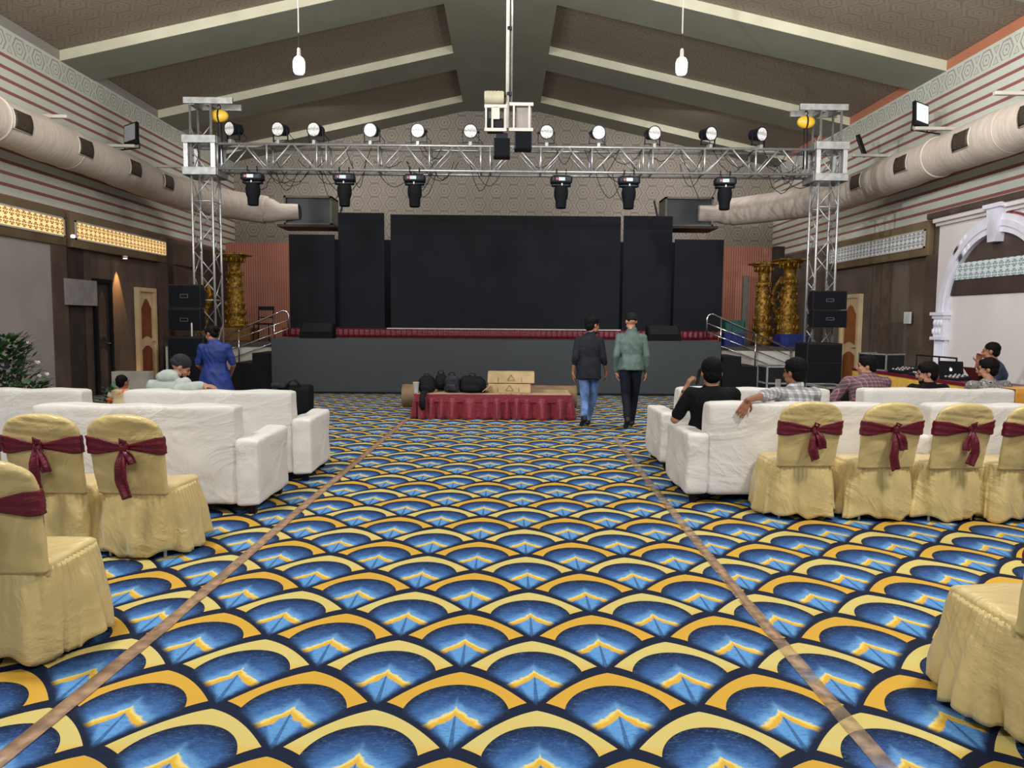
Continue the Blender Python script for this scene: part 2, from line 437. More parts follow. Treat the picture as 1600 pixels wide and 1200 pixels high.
def ledge(side,y0,y1,k,lit,label):
    global n; n+=1
    xo=XW-.14 if side>0 else -XW+.14; xw=XW*side
    o=struct(MB().bx(min(xo,xw),max(xo,xw),y0,y1,2.93,3.60,.03).build('trim_%d'%n,'brownled',None,ang=40))
    b=MB().bx(xo-.012,xo+.012,y0+.12,y1-.12,3.12,3.42)
    l=b.build('lattice_panel','lat_lit' if lit else 'lat_wht'); tag(l,label,'lattice panel')
    f=MB()
    for (a,c_,d,e) in ((y0+.08,y1-.08,3.42,3.45),(y0+.08,y1-.08,3.09,3.12),(y0+.08,y0+.12,3.09,3.45),(y1-.12,y1-.08,3.09,3.45)): f.bx(xo-.02,xo+.02,a,c_,d,e)
    f.build('frame','offwhite',l)
ledge(-1,8.0,14.75,1,True,'backlit amber lattice strip on the left wall, nearest to the camera')
ledge(-1,14.95,19.1,2,True,'backlit amber lattice strip on the left wall above the doors')
ledge(1,15.1,19.7,3,False,'unlit white lattice strip on the brown right wall before the archway')
# left wall: pale plaster lower wall, pilasters, doors
struct(MB().bx(-XW,-XW+.08,Y0,14.3,0,2.93).build('trim_30',M('pale_plaster',(152,144,140),.7,0,.05,1.2)))
MT['darkbrown']=M('dark_brown_panel',(52,42,38),.6,0,.15,3)
MT['midbrown']=M('brown_pilaster',(84,68,58),.6,0,.15,2)
for i,(a,c_,mt,dp) in enumerate(((14.3,14.75,'midbrown',.12),(14.75,15.5,'darkbrown',.03),(15.5,15.72,'midbrown',.06),(18.75,19.15,'midbrown',.12),(19.15,19.6,'darkbrown',.05))):
    struct(MB().bx(-XW,-XW+dp,a,c_,0,2.93).build('trim_%d'%(31+i),mt))
for i,(z0,z1) in enumerate(((2.95,3.5),(2.0,2.85))):
    struct(MB().bx(-XW,-XW+.07,19.75,21.3,z0,z1).build('trim_%d'%(36+i),'midbrown'))
struct(MB().bx(-XW,-XW+.06,21.4,23.9,1.0,3.5).build('trim_38','darkbrown'))
o=MB().bx(-XW+.12,-XW+.15,14.62,15.75,1.83,2.33,.004).build('notice_board',M('grey_board',(140,134,134),.5)); tag(o,'blank grey board on the dark left wall beside the plaster panel','board')
def door(nm,side,y0,y1,z0,z1,frame,leaf,panel,dark=False):
    xw=(XW-.01)*side; s=-side; dx=lambda d: xw+s*d
    o=struct(MB().bx(dx(0),dx(.05),y0,y1,z0,z1).build(nm,leaf))
    f=MB(); f.bx(dx(0),dx(.1),y0-.09,y0,z0,z1+.09); f.bx(dx(0),dx(.1),y1,y1+.09,z0,z1+.09); f.bx(dx(0),dx(.1),y0-.0,y1+.0,z1,z1+.09)
    f.build('door_frame',frame,o)
    if panel:
        yc=(y0+y1)/2; hw=(y1-y0)/2-.13; H=z1-z0
        up=[(yc-hw,z0+H*.48),(yc-hw,z1-.38)]
        up+=[(yc-hw+hw*2*k/10, z1-.38+ .22*math.sin(PI*k/10)**1.3) for k in range(1,10)]
        up+=[(yc+hw,z1-.38),(yc+hw,z0+H*.48)]
        up+=[(yc+hw-hw*2*k/8, z0+H*.48-.07*math.sin(PI*k/8)*-1) for k in range(1,8)]
        MB().prism(up,'x',dx(.05),dx(.062)).build('door_panel',panel,o)
        lo=[(yc-hw,z0+.12),(yc-hw,z0+H*.36)]+[(yc-hw+hw*2*k/10, z0+H*.36+.1*math.sin(PI*k/10)) for k in range(1,10)]+[(yc+hw,z0+H*.36),(yc+hw,z0+.12)]
        MB().prism(lo,'x',dx(.05),dx(.062)).build('door_panel',panel,o)
    hy=y1-.07 if side<0 else y0+.07
    hz=z0+(z1-z0)*.45
    MB().tube((dx(.05),hy,hz),(dx(.11),hy,hz),.012).tube((dx(.11),hy,hz),(dx(.11),hy-.12 if side<0 else hy+.12,hz),.01).build('door_handle','chrome',o)
    return o
MT['cream']=M('cream_door_paint',(205,178,140),.5,0,.06,3)
MT['rust']=M('rust_door_panel',(128,68,46),.5,0,.1,4)
MT['rust2']=M('orange_brown_panel',(150,88,48),.5,0,.1,4)
door('door_1',-1,17.68,18.42,.1,2.2,'cream','cream','rust')
door('door_2',-1,15.82,16.35,.05,2.3,'blackwood','darkbrown','midbrown')
door('door_3',1,18.05,18.9,.05,2.2,'cream','cream','rust2')
# wooden step under the left door and a lit plinth
o=MB().bx(-XW,-7.5,17.3,18.9,0,.09,.01).build('door_step',M('wood_step',(140,98,66),.5,0,.15,4)); tag(o,'low brown wooden step below the cream and rust door','step')
o=MB().bx(-8.0,-7.25,15.7,15.95,0,.5,.005).build('low_plinth','offwhite'); tag(o,'small pale plinth under the warm downlight by the left doors','plinth')
# warm downlight
o=thing('wall_downlight','lit warm downlight shining down the brown left wall between the doors','light',(-8.2,16.85,2.87))
MB().lathe([(.05,0),(.055,.03),(.045,.06)],seg=14).build('housing','offwhite',o,True)
MB().lathe([(.04,-.004),(.04,.004)],seg=14).build('lens',M('warm_lens',(255,220,150),.4,0,0,emit=((255,210,130),12)),o)
light('warm_downlight','SPOT',(-8.27,16.85,2.88),(-8.345,16.85,1.5),300,(1,.55,.2),.015,40,.45)
o=thing('wall_downlight','small round white wall lamp at the gap between the two amber strips','light',(-8.2,14.85,3.1))
MB().lathe([(.035,0),(.045,.03),(.03,.06)],seg=14).build('housing',M('lamp_white',(240,240,240),.4,emit=((255,250,240),1.2)),o,True)
# right wall: pale arch bay
MT['paleblue']=M('pale_moulding_paint',(222,220,232),.55,0,.04,3)
MT['palewall']=M('bright_alcove_wall',(222,214,212),.6,0,.03,1.2)
struct(MB().bx(XW-.08,XW,4.0,14.8,0,3.5).build('trim_40','palewall'))
cm=MB().bx(XW-.2,XW,4.0,14.85,3.52,3.60,.01).bx(XW-.14,XW,4.0,14.85,3.46,3.52,.01); struct(cm.build('trim_41','palewall'))
struct(MB().bx(XW-.24,XW,4.0,15.0,3.60,3.72,.02).build('trim_42','midbrown'))
for i,(a,c_) in enumerate(((14.85,15.2),(15.25,15.9),(16.6,17.4))):
    struct(MB().bx(XW-(.1 if i==0 else .03),XW,a,c_,0,2.93).build('trim_%d'%(43+i),'midbrown' if i==0 else 'brown'))
arch=thing('wall_arch','white plaster archway moulding with capital and keystone on the right wall','arch',(XW-.08,12.95,0))
yc=0; zs=1.82; ro,ri=1.62,1.32
def ring(r0,r1,x0,x1,a0=0,a1=PI,seg=36):
    b=MB()
    for i in range(seg):
        t0=a0+(a1-a0)*i/seg; t1=a0+(a1-a0)*(i+1)/seg
        b.prism([(r0*math.cos(t0),zs+r0*math.sin(t0)),(r1*math.cos(t0),zs+r1*math.sin(t0)),(r1*math.cos(t1),zs+r1*math.sin(t1)),(r0*math.cos(t1),zs+r0*math.sin(t1))],'x',x0,x1)
    bmesh.ops.remove_doubles(b.bm,verts=b.bm.verts,dist=1e-4)
    return b
ring(ri,ro,-.10,0).build('arch_ring','paleblue',arch,ang=30)
ring(ri+.10,ri+.2,-.125,-.10).build('arch_bead','paleblue',arch,ang=30)
ring(ro,ro+.035,-.04,0).build('arch_edge',M('maroon_edge',(120,50,48),.5),arch,ang=30)
tb=MB(); tb.prism([(ri*math.cos(PI*k/24),zs+ri*math.sin(PI*k/24)) for k in range(25) if True],'x',-.02,-.003); tb.build('tympanum',M('tympanum_brown',(76,62,56),.6,0,.15,2),arch)
MB().bx(-.06,-.0,-1.30,1.30,2.12,2.40).build('arch_beam',M('arch_beam_brown',(68,54,50),.6,0,.15,2),arch)
ap=MB().bx(-.075,-.055,-1.36,1.36,2.40,2.70).build('lattice_band',lattice_mat('arch_lattice',srgb(216,226,228),srgb(130,146,148)),arch)
MB().bx(-.032,-.002,-1.3,1.3,.0,2.11).build('niche_back','palewall',arch)
MB().prism([(-.10,zs+ri-.16),(.10,zs+ri-.16),(.17,zs+ro+.10),(-.17,zs+ro+.10)],'x',-.17,-.02).bx(-.2,0,-.24,.24,zs+ro+.10,zs+ro+.17).build('keystone','paleblue',arch)
for s in (-1,1):
    c_=MB(); yy=s*(ri+ro)/2
    c_.bx(-.2,0,yy-.22,yy+.22,zs-.06,zs); c_.bx(-.17,0,yy-.19,yy+.19,zs-.12,zs-.06)
    c_.bx(-.15,0,yy-.16,yy+.16,zs-.46,zs-.12); c_.bx(-.19,0,yy-.2,yy+.2,zs-.52,zs-.46)
    for k in (-1,0,1): c_.ell((-.15,yy+k*.1,zs-.2),(.04,.045,.07),sub=2); c_.ell((-.15,yy+k*.1+.05,zs-.36),(.03,.04,.06),sub=2)
    c_.build('capital','paleblue',arch,ang=35)
    c_=MB(); c_.bx(-.11,0,yy-.16,yy+.16,.12,zs-.52)
    for k in range(5): c_.tube((-.11,yy-.13+k*.065,.14),(-.11,yy-.13+k*.065,zs-.56),.022,8)
    c_.build('column','paleblue',arch,ang=40)
    MB().bx(-.2,0,yy-.2,yy+.2,0,.12,.01).build('column_base','paleblue',arch)
o=MB().bx(XW-.14,XW-.10,15.62,15.86,1.6,1.84,.006).build('wall_switch_box',M('switch_white',(205,208,206),.4)); tag(o,'small white control box on the brown right wall','switch box')
# orange ribbed panel low on the back wall
m,nt,b=newmat('salmon_ribbed'); p=position(nt); rb=((p[0]/.07).frac()-.5).abs()*2
nn=noise_x(nt,.9,3,combine(nt,p[0],p[1],p[2])).step(.3,.7)
c=mixc(nt,rb.step(.1,.9)*.35,srgb(188,122,100),srgb(150,92,76)); nt.links.new(mixc(nt,nn*.15,c,srgb(120,84,72)),b.inputs['Base Color']); b.inputs['Roughness'].default_value=.6; bump(nt,b,rb,.5,.02)
MT['salmon']=m
struct(MB().bx(-XW,-5.3,23.45,23.6,1.0,3.88).build('trim_50','salmon'))
struct(MB().bx(5.5,8.1,23.45,23.6,1.0,3.88).build('trim_52','salmon'))
struct(MB().bx(-5.3,5.5,23.5,23.6,1.0,4.0).build('trim_53',M('black_backing',(20,22,30),.8,0,.1,2,spec=.2)))
struct(MB().bx(8.1,XW,23.2,23.6,1.0,3.88).build('trim_51','darkbrown'))
# floor tapes
def strip(pts,w,name,mat,label,cat='tape'):
    b=MB(); 
    for i,(a,c_) in enumerate(zip(pts[:-1],pts[1:])):
        a=Vector(a);c_=Vector(c_);d=(c_-a).normalized();nrm=Vector((-d.y,d.x,0))
        L=(c_-a).length; k=max(2,int(L/.35))
        def f(u,v,a=a,c_=c_,nrm=nrm):
            q=a.lerp(c_,u)+nrm*(v-.5)*w*(1+.12*noise.noise((a.lerp(c_,u))*3)); q.z=.0035+.0012*noise.noise(Vector((u*40,v*3,i))); return q
        b.grid(f,k*3,2)
    o=b.build(name,mat,None,True,solid=.002); return tag(o,label,cat)
strip([G(636,655),G(470,795),G(250,985),G(-20,1205)],.078,'floor_tape','tape','brown tape line running up the left side of the patterned carpet')
strip([G(960,683),G(1015,755),G(1160,935)],.075,'floor_tape','cleartape','scuffed clear tape line on the carpet in front of the right sofas')
strip([G(1163,938),G(1300,1100),G(1420,1240)],.075,'floor_tape','cleartape','nearer worn length of clear tape on the right of the carpet')
strip([G(1085,842),G(1215,1000)],.05,'floor_tape','tape','short narrow brown tape piece laid over the clear tape line')
# ================================================================== STAGE
MT['stagefront']=M('stage_front_grey',(56,60,63),.6,0,.04,.7,spec=.3)
MT['deck']=M('stage_deck_grey',(70,62,58),.6,0,.1,2)
A=P(426,527,16.5); B=P(1127,533,16.5)
sx0,sx1=A.x,B.x; SZ=1.18
st=thing('stage','long dark grey fronted stage platform across the hall','stage',((sx0+sx1)/2,16.5,0))
hw=(sx1-sx0)/2
MB().bx(-hw,hw,.06,6.9,SZ-.12,SZ).build('stage_deck','deck',st)
MB().bx(-hw-.03,hw+.0,0,.06,0,SZ+.005).build('stage_front','stagefront',st)
for s in (-1,1): MB().bx(s*hw-.03,s*hw+.03,.06,6.9,0,SZ-.12).build('stage_side','blackwood',st)
MB().bx(-hw,hw,-.01,.0,0,.05).build('stage_kick','blackwood',st)
for s,lab in ((-1,'lower white fronted side platform left of the stage'),(1,'lower white fronted side platform right of the stage')):
    a=hw*s+(sx0+sx1)/2+s*.04; e=(-7.85 if s<0 else 7.6)
    o=thing('side_platform',lab,'platform',((a+e)/2,17.9,0)); h=abs(e-a)/2
    MB().bx(-h,h,0,5.2,0,.95).build('platform_base','offwhite',o); MB().bx(-h,h,-.03,5.2,.95,1.03).build('platform_deck','deck',o)
# steps
for s,lab in ((-1,'black wooden steps with four treads at the left stage end'),(1,'black wooden steps with four treads at the right stage end')):
    ex=(sx0 if s<0 else sx1)+s*.06
    o=thing('stage_steps',lab,'steps',(ex,16.6,0))
    for k in range(4):
        MB().bx(min(s*(.42*k),s*.42*(k+1)),max(s*(.42*k),s*.42*(k+1)),0,1.2,0,.86-.215*k,.008).build('step','blackwood',o)
# rails
for s,lab in ((-1,'chrome stair railing at the left stage steps'),(1,'chrome stair railing at the right stage steps')):
    ex=(sx0 if s<0 else sx1)+s*.03
    o=thing('stair_railing',lab,'railing',(ex,17.83,0))
    zt=lambda x: 1.78-.43*max(0,x-.12)
    top=[(0,0,1.19),(0,0,1.70),(s*.03,0,1.76),(s*.12,0,1.79),(s*.5,0,zt(.5)),(s*2.0,0,zt(2.0))]
    MB().path([Vector(q) for q in top],.022,10).build('handrail','chrome',o,True)
    for k in (1,2,3): MB().tube((s*.02,0,1.72-.2*k+.05),(s*2.0,0,zt(2.0)-.2*k+.05),.012).build('rail','chrome',o,True)
    for x,zb in ((.33,.86),(1.15,.45),(1.98,.02)): MB().tube((s*x,0,zb if zb>.03 else .0),(s*x,0,zt(x)),.02).build('rail_post','chrome',o,True)
# riser with red skirt
Yr=18.3; r0=P(441,512,Yr); r1=P(1122,517,Yr)
rs=thing('stage_riser','low stage riser with pleated maroon skirt under the screens','riser',((r0.x+r1.x)/2,Yr,SZ)); h=(r1.x-r0.x)/2
MB().bx(-h,h,.03,2.2,0,.20).build('riser_deck','deck',rs)
MB().grid(lambda u,v:Vector((-h+2*h*u,.01*math.sin(u*520)+.01,.005+.20*v)),700,3).build('riser_skirt','maroon',rs,True,solid=.004)
MB().bx(-2.7,2.85,-.02,.1,.20,.225).build('riser_edge','offwhite',rs)
# screens
MT['screen']=M('led_screen_black',(27,30,37),.55,0,.06,1.2,spec=.35)
m,nt,b=newmat('led_screen_black'); t=nt.nodes.new('ShaderNodeTexCoord'); sp=nt.nodes.new('ShaderNodeSeparateXYZ'); nt.links.new(t.outputs['Object'],sp.inputs[0])
ox=X(nt,sp.outputs[0]); oz=X(nt,sp.outputs[2])
g=((ox/.5).frac()-.5).abs().gt(.494).max(((oz/.5).frac()-.5).abs().gt(.494))
cc=mixc(nt,noise_x(nt,.9,3,objcoord(nt)).step(.3,.7),srgb(22,24,31),srgb(27,29,35))
nt.links.new(mixc(nt,g*.6,cc,srgb(18,20,26)),b.inputs['Base Color']); b.inputs['Roughness'].default_value=.75; b.inputs['Specular IOR Level'].default_value=.2
MT['screen']=m
for (x0,x1,y0,y1,Y,lab) in ((610,967,335,514,18.9,'large wide black LED screen at the centre of the stage'),(528,601,332,516,19.0,'tall narrow black LED screen immediately left of the wide screen'),(975,1047,337,518,19.0,'tall narrow black LED screen immediately right of the wide screen'),(451,524,366,513,18.7,'shorter black LED screen at the far left end of the row'),(1055,1127,374,521,18.7,'shorter black LED screen at the far right end of the row')):
    a=P(x0,y0,Y); c_=P(x1,y1,Y); zb=SZ+.20
    o=thing('led_screen',lab,'screen',((a.x+c_.x)/2,Y,zb)); w=(c_.x-a.x)/2; hh=a.z-zb
    MB().bx(-w,w,0,.05,0,hh).build('screen_face','screen',o)
    fr=MB()
    for k in (-1,1): fr.bx(k*w*.8-.02,k*w*.8+.02,.06,.5,0,.04); fr.bx(k*w*.8-.02,k*w*.8+.02,.06,.1,0,hh*.95)
    fr.build('screen_frame','black',o)
# wedges
for (x,lab) in ((496,'black wedge monitor at the left of the stage front'),(1037,'black wedge monitor at the right of the stage front')):
    q=P(x,520,17.0)
    o=thing('stage_monitor',lab,'speaker',(q.x,17.0,SZ))
    MB().prism([(-.15,0),(.25,0),(.25,.30),(.06,.33),(-.15,.12)],'x',-.36,.36).build('cabinet','speaker',o)
    MB().box((0,-.05,.235),(.64,.005,.28),Matrix.Rotation(R(-46),3,'X')).build('grille','black',o)
# ------------------------------------------------------------------ truss
YT=14.8
def beamtube(root,name,a,b,r,mat='alu'): return MB().tube(a,b,r,8).build(name,mat,root,True)
def tower(cx,ztop,label):
    h=.19; o=thing('truss_tower',label,'truss',(cx,YT,0)); c=[(-h,-h),(h,-h),(h,h),(-h,h)]
    MB().bx(-.34,.34,-.34,.34,0,.03).build('base_plate','alu_plate',o)
    for x,y in c: beamtube(o,'chord',(x,y,.03),(x,y,ztop),.024)
    k=0; z=.1; st_=.46
    while z+st_<ztop+.01:
        for f in range(4):
            a=c[f]; b=c[(f+1)%4]
            if k%2: a,b=b,a
            beamtube(o,'brace',(a[0],a[1],z),(b[0],b[1],z+st_),.010)
        if k%4==3:
            for f in range(4): a=c[f];b=c[(f+1)%4]; beamtube(o,'rung',(a[0],a[1],z+st_),(b[0],b[1],z+st_),.012)
        z+=st_; k+=1
    return o,h
zt_=P(315,155,YT-.2).z
zl=P(800,268,YT-.2).z; zu=P(800,229,YT-.2).z
txs=(P(322,300,YT).x,P(1288,300,YT).x)
for cx,lab,sd in ((txs[0],'square aluminium truss tower left of the stage',1),(txs[1],'square aluminium truss tower right of the stage',-1)):
    o,h=tower(cx,zt_-.1,lab)
    MB().bx(-.28 if sd>0 else -.62,.62 if sd>0 else .28,-.27,-.21,zt_-.09,zt_+.02).bx(-.28 if sd>0 else -.62,.62 if sd>0 else .28,.21,.27,zt_-.09,zt_+.02).bx(-.2,-.1,-.21,.21,zt_-.1,zt_).bx(.1,.2,-.21,.21,zt_-.1,zt_).build('head_block','alu_plate',o)
    for z in (zu+.06,zl-.06):
        MB().bx(-.31,.31,-.32,-.26,z-.07,z+.07,.005).bx(-.31,.31,.26,.32,z-.07,z+.07,.005).bx(-.32,-.26,-.26,.26,z-.07,z+.07,.005).bx(.26,.32,-.26,.26,z-.07,z+.07,.005).build('sleeve_collar','alu_plate',o)
    for x in (-.25,.25):
        for y in (-.25,.25): MB().bx(x-.04,x+.04,y-.04,y+.04,zl,zu).build('sleeve_post','alu',o)
    # chain hoist hung from the head block
    hx=cx+sd*(.30 if sd>0 else .42)
    ho=thing('chain_hoist','yellow chain hoist hanging at the %s tower head'%('left' if sd>0 else 'right'),'hoist',(hx,YT-.05,zt_-.40))
    MB().ell((0,0,.14),(.17,.10,.12)).build('hoist_body',M('hoist_yellow',(214,170,50),.4),ho,True)
    MB().ell((0,0,.14),(.035,.115,.128)).build('hoist_band','black',ho,True)
    MB().path([(0,0,.24),(0.03,0,.30),(0,0,.36),(-.03,0,.32)],.012,6).tube((0,0,.33),(0,0,.45),.01).build('hook','darkmetal',ho,True)
    MB().tube((.03,0,.05),(.05,0,-.72),.012,6).tube((-.03,0,.05),(-.02,0,-.72),.012,6).build('chain','darkmetal',ho,True)
TR=thing('lighting_truss','long horizontal aluminium box truss spanning above the stage','truss',(0,YT,zl))
xa=txs[0]+.3; xb=txs[1]-.3; H=zu-zl
for y in (-.2,.2):
    for z in (0,H): beamtube(TR,'chord',(xa,y,z),(xb,y,z),.026)
posts=[P(x,250,YT-.2).x for x in (340,417,495,510,591,671,751,766,845,925,1005,1020,1101,1181,1258)]
for i,x in enumerate(posts):
    for y in (-.2,.2): beamtube(TR,'post',(x,y,0),(x,y,H),.02)
    beamtube(TR,'cross_rung',(x,-.2,0),(x,.2,0),.016)
    beamtube(TR,'cross_rung',(x,-.2,H),(x,.2,H),.016)
    if i+1<len(posts) and posts[i+1]-x>.4:
        xm=(x+posts[i+1])/2
        for y in (-.2,.2):
            beamtube(TR,'brace',(x+.04,y,0),(xm-.03,y,H),.017); beamtube(TR,'brace',(xm+.03,y,H),(posts[i+1]-.04,y,0),.017)
# cables along the truss
random.seed(5); cb=MB()
for k in range(46):
    x=random.uniform(xa+.3,xb-.3); L=random.uniform(.25,.8); d=random.uniform(.1,.55); zz=random.choice((0,.2,H))
    pts=[Vector((x+L*t,.05+.1*random.random(),zz+.03-d*4*t*(1-t))) for t in [i/10 for i in range(11)]]
    cb.path(pts,.007,5)
o=cb.build('truss_cables','black',None,True); o.location=(0,YT,zl); tag(o,'tangle of thin black cables looped along the horizontal truss','cables',kind='stuff')
# par lights on top
m,nt,b=newmat('led_lens_array'); vo=nt.nodes.new('ShaderNodeTexVoronoi'); vo.inputs['Scale'].default_value=62; vo.inputs['Randomness'].default_value=.3; nt.links.new(objcoord(nt),vo.inputs['Vector']); d=X(nt,vo.outputs['Distance'])
nt.links.new(mixc(nt,d.step(.4,.65),srgb(214,212,208),srgb(84,82,82)),b.inputs['Base Color']); b.inputs['Roughness'].default_value=.3
b.inputs['Emission Color'].default_value=(.8,.8,.8,1); b.inputs['Emission Strength'].default_value=.12
MT['ledface']=m
pars=[(356,-28),(431,-16),(487,-14),(575,-11),(649,-8),(731,-3),(858,3),(939,10),(1026,14),(1114,22),(1193,26)]
ordn=['first','second','third','fourth','fifth','sixth','seventh','eighth','ninth','tenth','eleventh']
def build_par():
    o=thing('par_light','','stage light',(0,0,0),0,'par can lights standing along the top of the truss')
    rot=Matrix.Rotation(R(97),3,'X')      # axis towards -Y (audience), slightly down
    MB().lathe([(.06,-.27),(.10,-.24),(.115,-.06),(.135,0),(.135,.03),(.122,.03),(.122,.012),(.0,.012)],(0,0,.22),20,rot).build('housing','darkmetal',o,ang=40)
    MB().lathe([(.118,.012),(.118,.02)],(0,0,.22),20,rot).build('lens','ledface',o)
    yk=MB()
    for s in (-1,1): yk.box((s*.15,.07,.13),(.012,.03,.24),Matrix.Rotation(R(8),3,'X')); yk.tube((s*.12,.08,.22),(s*.165,.08,.22),.018)
    yk.box((0,.06,.03),(.31,.03,.012)); yk.build('yoke','darkmetal',o)
    MB().bx(-.03,.03,-.03,.09,-.05,.03,.005).build('clamp','alu_plate',o)
    MB().path([(.08,.2,.2),(.2,.22,.06),(.22,.1,-.02),(.1,.05,-.08)],.006,5).build('cable','black',o,True)
    return o
p0=build_par()
for i,(x,a) in enumerate(pars):
    q=P(x+(4 if a<0 else -4),225,YT-.2); lab='%s par light from the left on top of the truss'%ordn[i]
    if i==0: o=p0; o.location=(q.x,YT-.2,zu+.05); o.rotation_euler=(0,0,R(a)); o['label']=lab
    else: o=dup(p0,(q.x,YT-.2,zu+.05),R(a),lab)
# moving heads below
def build_mh():
    o=thing('moving_head_light','','stage light',(0,0,0),0,'moving head lights hanging below the truss')
    for s in (-1,1): MB().path([(s*.09,0,.02),(s*.09,.03,.07),(s*.09,-.02,.10),(s*.09,-.03,.04)],.012,6).build('clamp','black',o,True)
    MB().rbox((0,0,-.09),(.40,.26,.15),.05,8).build('base','darkmetal',o,True)
    MB().bx(-.07,.05,-.137,-.128,-.12,-.06).build('display',M('display_pale',(170,180,190),.3),o)
    MB().lathe([(.022,0),(.022,.008)],(-.1,-.131,-.09),12,Matrix.Rotation(R(90),3,'X')).build('badge',M('badge_red',(170,70,60),.4),o)
    y=MB()
    for s in (-1,1): y.rbox((s*.165,0,-.30),(.06,.16,.34),.03,5)
    y.rbox((0,0,-.19),(.36,.16,.05),.02,4); y.build('yoke','darkmetal',o,True)
    MB().lathe([(.05,-.19),(.12,-.22),(.135,-.30),(.13,-.40),(.105,-.47),(.098,-.60),(.085,-.61),(.08,-.59)],(0,0,0),22).build('head','speaker',o,ang=45)
    MB().bx(-.012,.012,-.1,-.085,-.2,-.16).build('tag','offwhite',o)
    return o
heads=[398,540,649,876,981,1130]
mh=build_mh()
for i,x in enumerate(heads):
    q=P(x,300,YT-.1); lab='%s moving head light from the left hanging under the truss'%ordn[i]
    if i==0: o=mh; o.location=(q.x,YT-.2,zl-.06); o['label']=lab
    else: o=dup(mh,(q.x,YT-.2,zl-.06),R((i*37)%14-7),lab)
# ------------------------------------------------------------------ speakers at the towers
def mesh_mark(root,x0,x1,z0,z1,y,mat):
    b=MB(); t=.008
    b.bx(x0,x1,y-.004,y,z0,z0+t).bx(x0,x1,y-.004,y,z1-t,z1).bx(x0,x0+t,y-.004,y,z0,z1).bx(x1-t,x1,y-.004,y,z0,z1); return b.build('badge',mat,root)
MT['markgrey']=M('badge_grey',(84,88,96),.5)
def array_box(x0,x1,y0,y1,Y,lab,ang):
    a=P(x0,y0,Y); c=P(x1,y1,Y); w=(c.x-a.x); h=a.z-c.z
    o=thing('line_array_speaker',lab,'speaker',((a.x+c.x)/2,Y,c.z),ang)
    MB().prism([(-w/2,0),(w/2,0),(w/2*.8,.42),(-w/2*.8,.42)],'z',0,h).build('cabinet','black',o)
    MB().box((0,-.008,h/2),(w*.94,.02,h*.9),None,.004).build('grille','speaker',o)
    mesh_mark(o,-.07,.07,h*.42,h*.58,-.018,'markgrey')
    for s in (-1,1): MB().bx(s*w*.47-.01,s*w*.47+.01,.05,.3,h*.2,h*.8).build('rigging_plate','darkmetal',o)
array_box(1271,1322,454,484,14.15,'upper line array speaker on the right tower',R(-4))
array_box(1271,1322,484.5,512,14.15,'lower line array speaker on the right tower',R(-4))
array_box(263,313,444,481,14.15,'upper line array speaker on the left tower',R(4))
array_box(263,313,482,517,14.15,'lower line array speaker on the left tower',R(4))
def sub(x0,x1,ytop,Y,lab,ang):
    a=P(x0,ytop,Y); c=P(x1,ytop,Y); w=c.x-a.x; h=a.z
    o=thing('subwoofer',lab,'speaker',((a.x+c.x)/2,Y,0),ang)
    MB().bx(-w/2,w/2,0,.7,.06,h,.01).build('cabinet','black',o)
    MB().bx(-w/2+.03,w/2-.03,-.02,0,.1,h*.42,.005).build('grille','speaker',o)
    MB().bx(-w/2+.03,w/2-.03,-.02,0,h*.44,h*.72,.005).build('grille','speaker',o)
    MB().bx(-w/2+.03,w/2-.03,-.02,0,h*.74,h-.03,.005).build('grille','speaker',o)
    MB().box((w*.3,-.024,h*.2),(.025,.008,.04)).build('badge','offwhite',o)
    for s in (-1,1):
        for t in (.08,.62): MB().lathe([(.035,0),(.035,.06)],(s*w*.42,t,0),12).build('foot','black',o)
sub(1262,1316,536,13.5,'tall black subwoofer stack on the floor before the right tower',R(-4))
sub(262,318,526,13.5,'tall black subwoofer stack on the floor before the left tower',R(4))
# bottles on left sub
for i,(x,lab) in enumerate(((300,'thin white tube standing on the left subwoofer'),)):
    q=P(x,526,13.9); o=MB().lathe([(.015,0),(.015,.22),(.01,.24)],(q.x,13.9,P(262,526,13.5).z),10).build('tube','offwhite'); tag(o,lab,'tube')
# ------------------------------------------------------------------ projector cage on pole
YP=10.0
pz=lambda px,py: P(px,py,YP)
q=pz(793,150)
o=thing('ceiling_pole','long pair of white pipes hanging from the central roof beam','pole',(q.x,YP,pz(793,200).z))
L=8.02-pz(793,200).z
MB().tube((0,0,0),(0,0,L),.022).build('pipe','offwhite',o,True); MB().tube((.05,.01,.3),(.05,.01,L),.014).build('pipe','alu',o,True)
for k in (.4,1.2,2.2,3.2): MB().lathe([(.035,0),(.035,.04)],(.02,0,k),10).build('clip','black',o)
a=pz(757,166); c=pz(789,203)
o=thing('projector_cage','white metal bracket cage holding a projector beside the hanging pole','bracket',((a.x+c.x)/2,YP,c.z))
w=c.x-a.x; h=a.z-c.z
for x in (-w/2+.02,-w/2+.1,w/2): MB().bx(x-.012,x+.012,-.012,.012,0,h).build('upright','offwhite',o)
for z in (0,h): MB().bx(-w/2,w/2+.02,-.02,.02,z-.02,z+.02).build('crossbar','offwhite',o)
MB().bx(-w/2+.03,w/2-.02,.02,.35,.03,.15,.01).build('projector','black',o); MB().bx(-.02,.06,-.02,.0,h*.45,h*.95).build('card',M('card_cream',(226,220,190),.6),o)
MB().bx(-w/2,-w/2+.05,.0,.2,.1,h*.9).build('side_plate','darkmetal',o)
a2=pz(803,163); c2=pz(833,203)
o=thing('bracket_frame','open white metal frame right of the hanging pole','bracket',((a2.x+c2.x)/2,YP,c2.z)); w=c2.x-a2.x; h=a2.z-c2.z
for x in (-w/2,w/2-.05): MB().bx(x-.012,x+.012,-.012,.012,0,h).build('upright','offwhite',o)
for z in (0,h): MB().bx(-w/2-.06,w/2,-.02,.02,z-.02,z+.02).build('crossbar','offwhite',o)
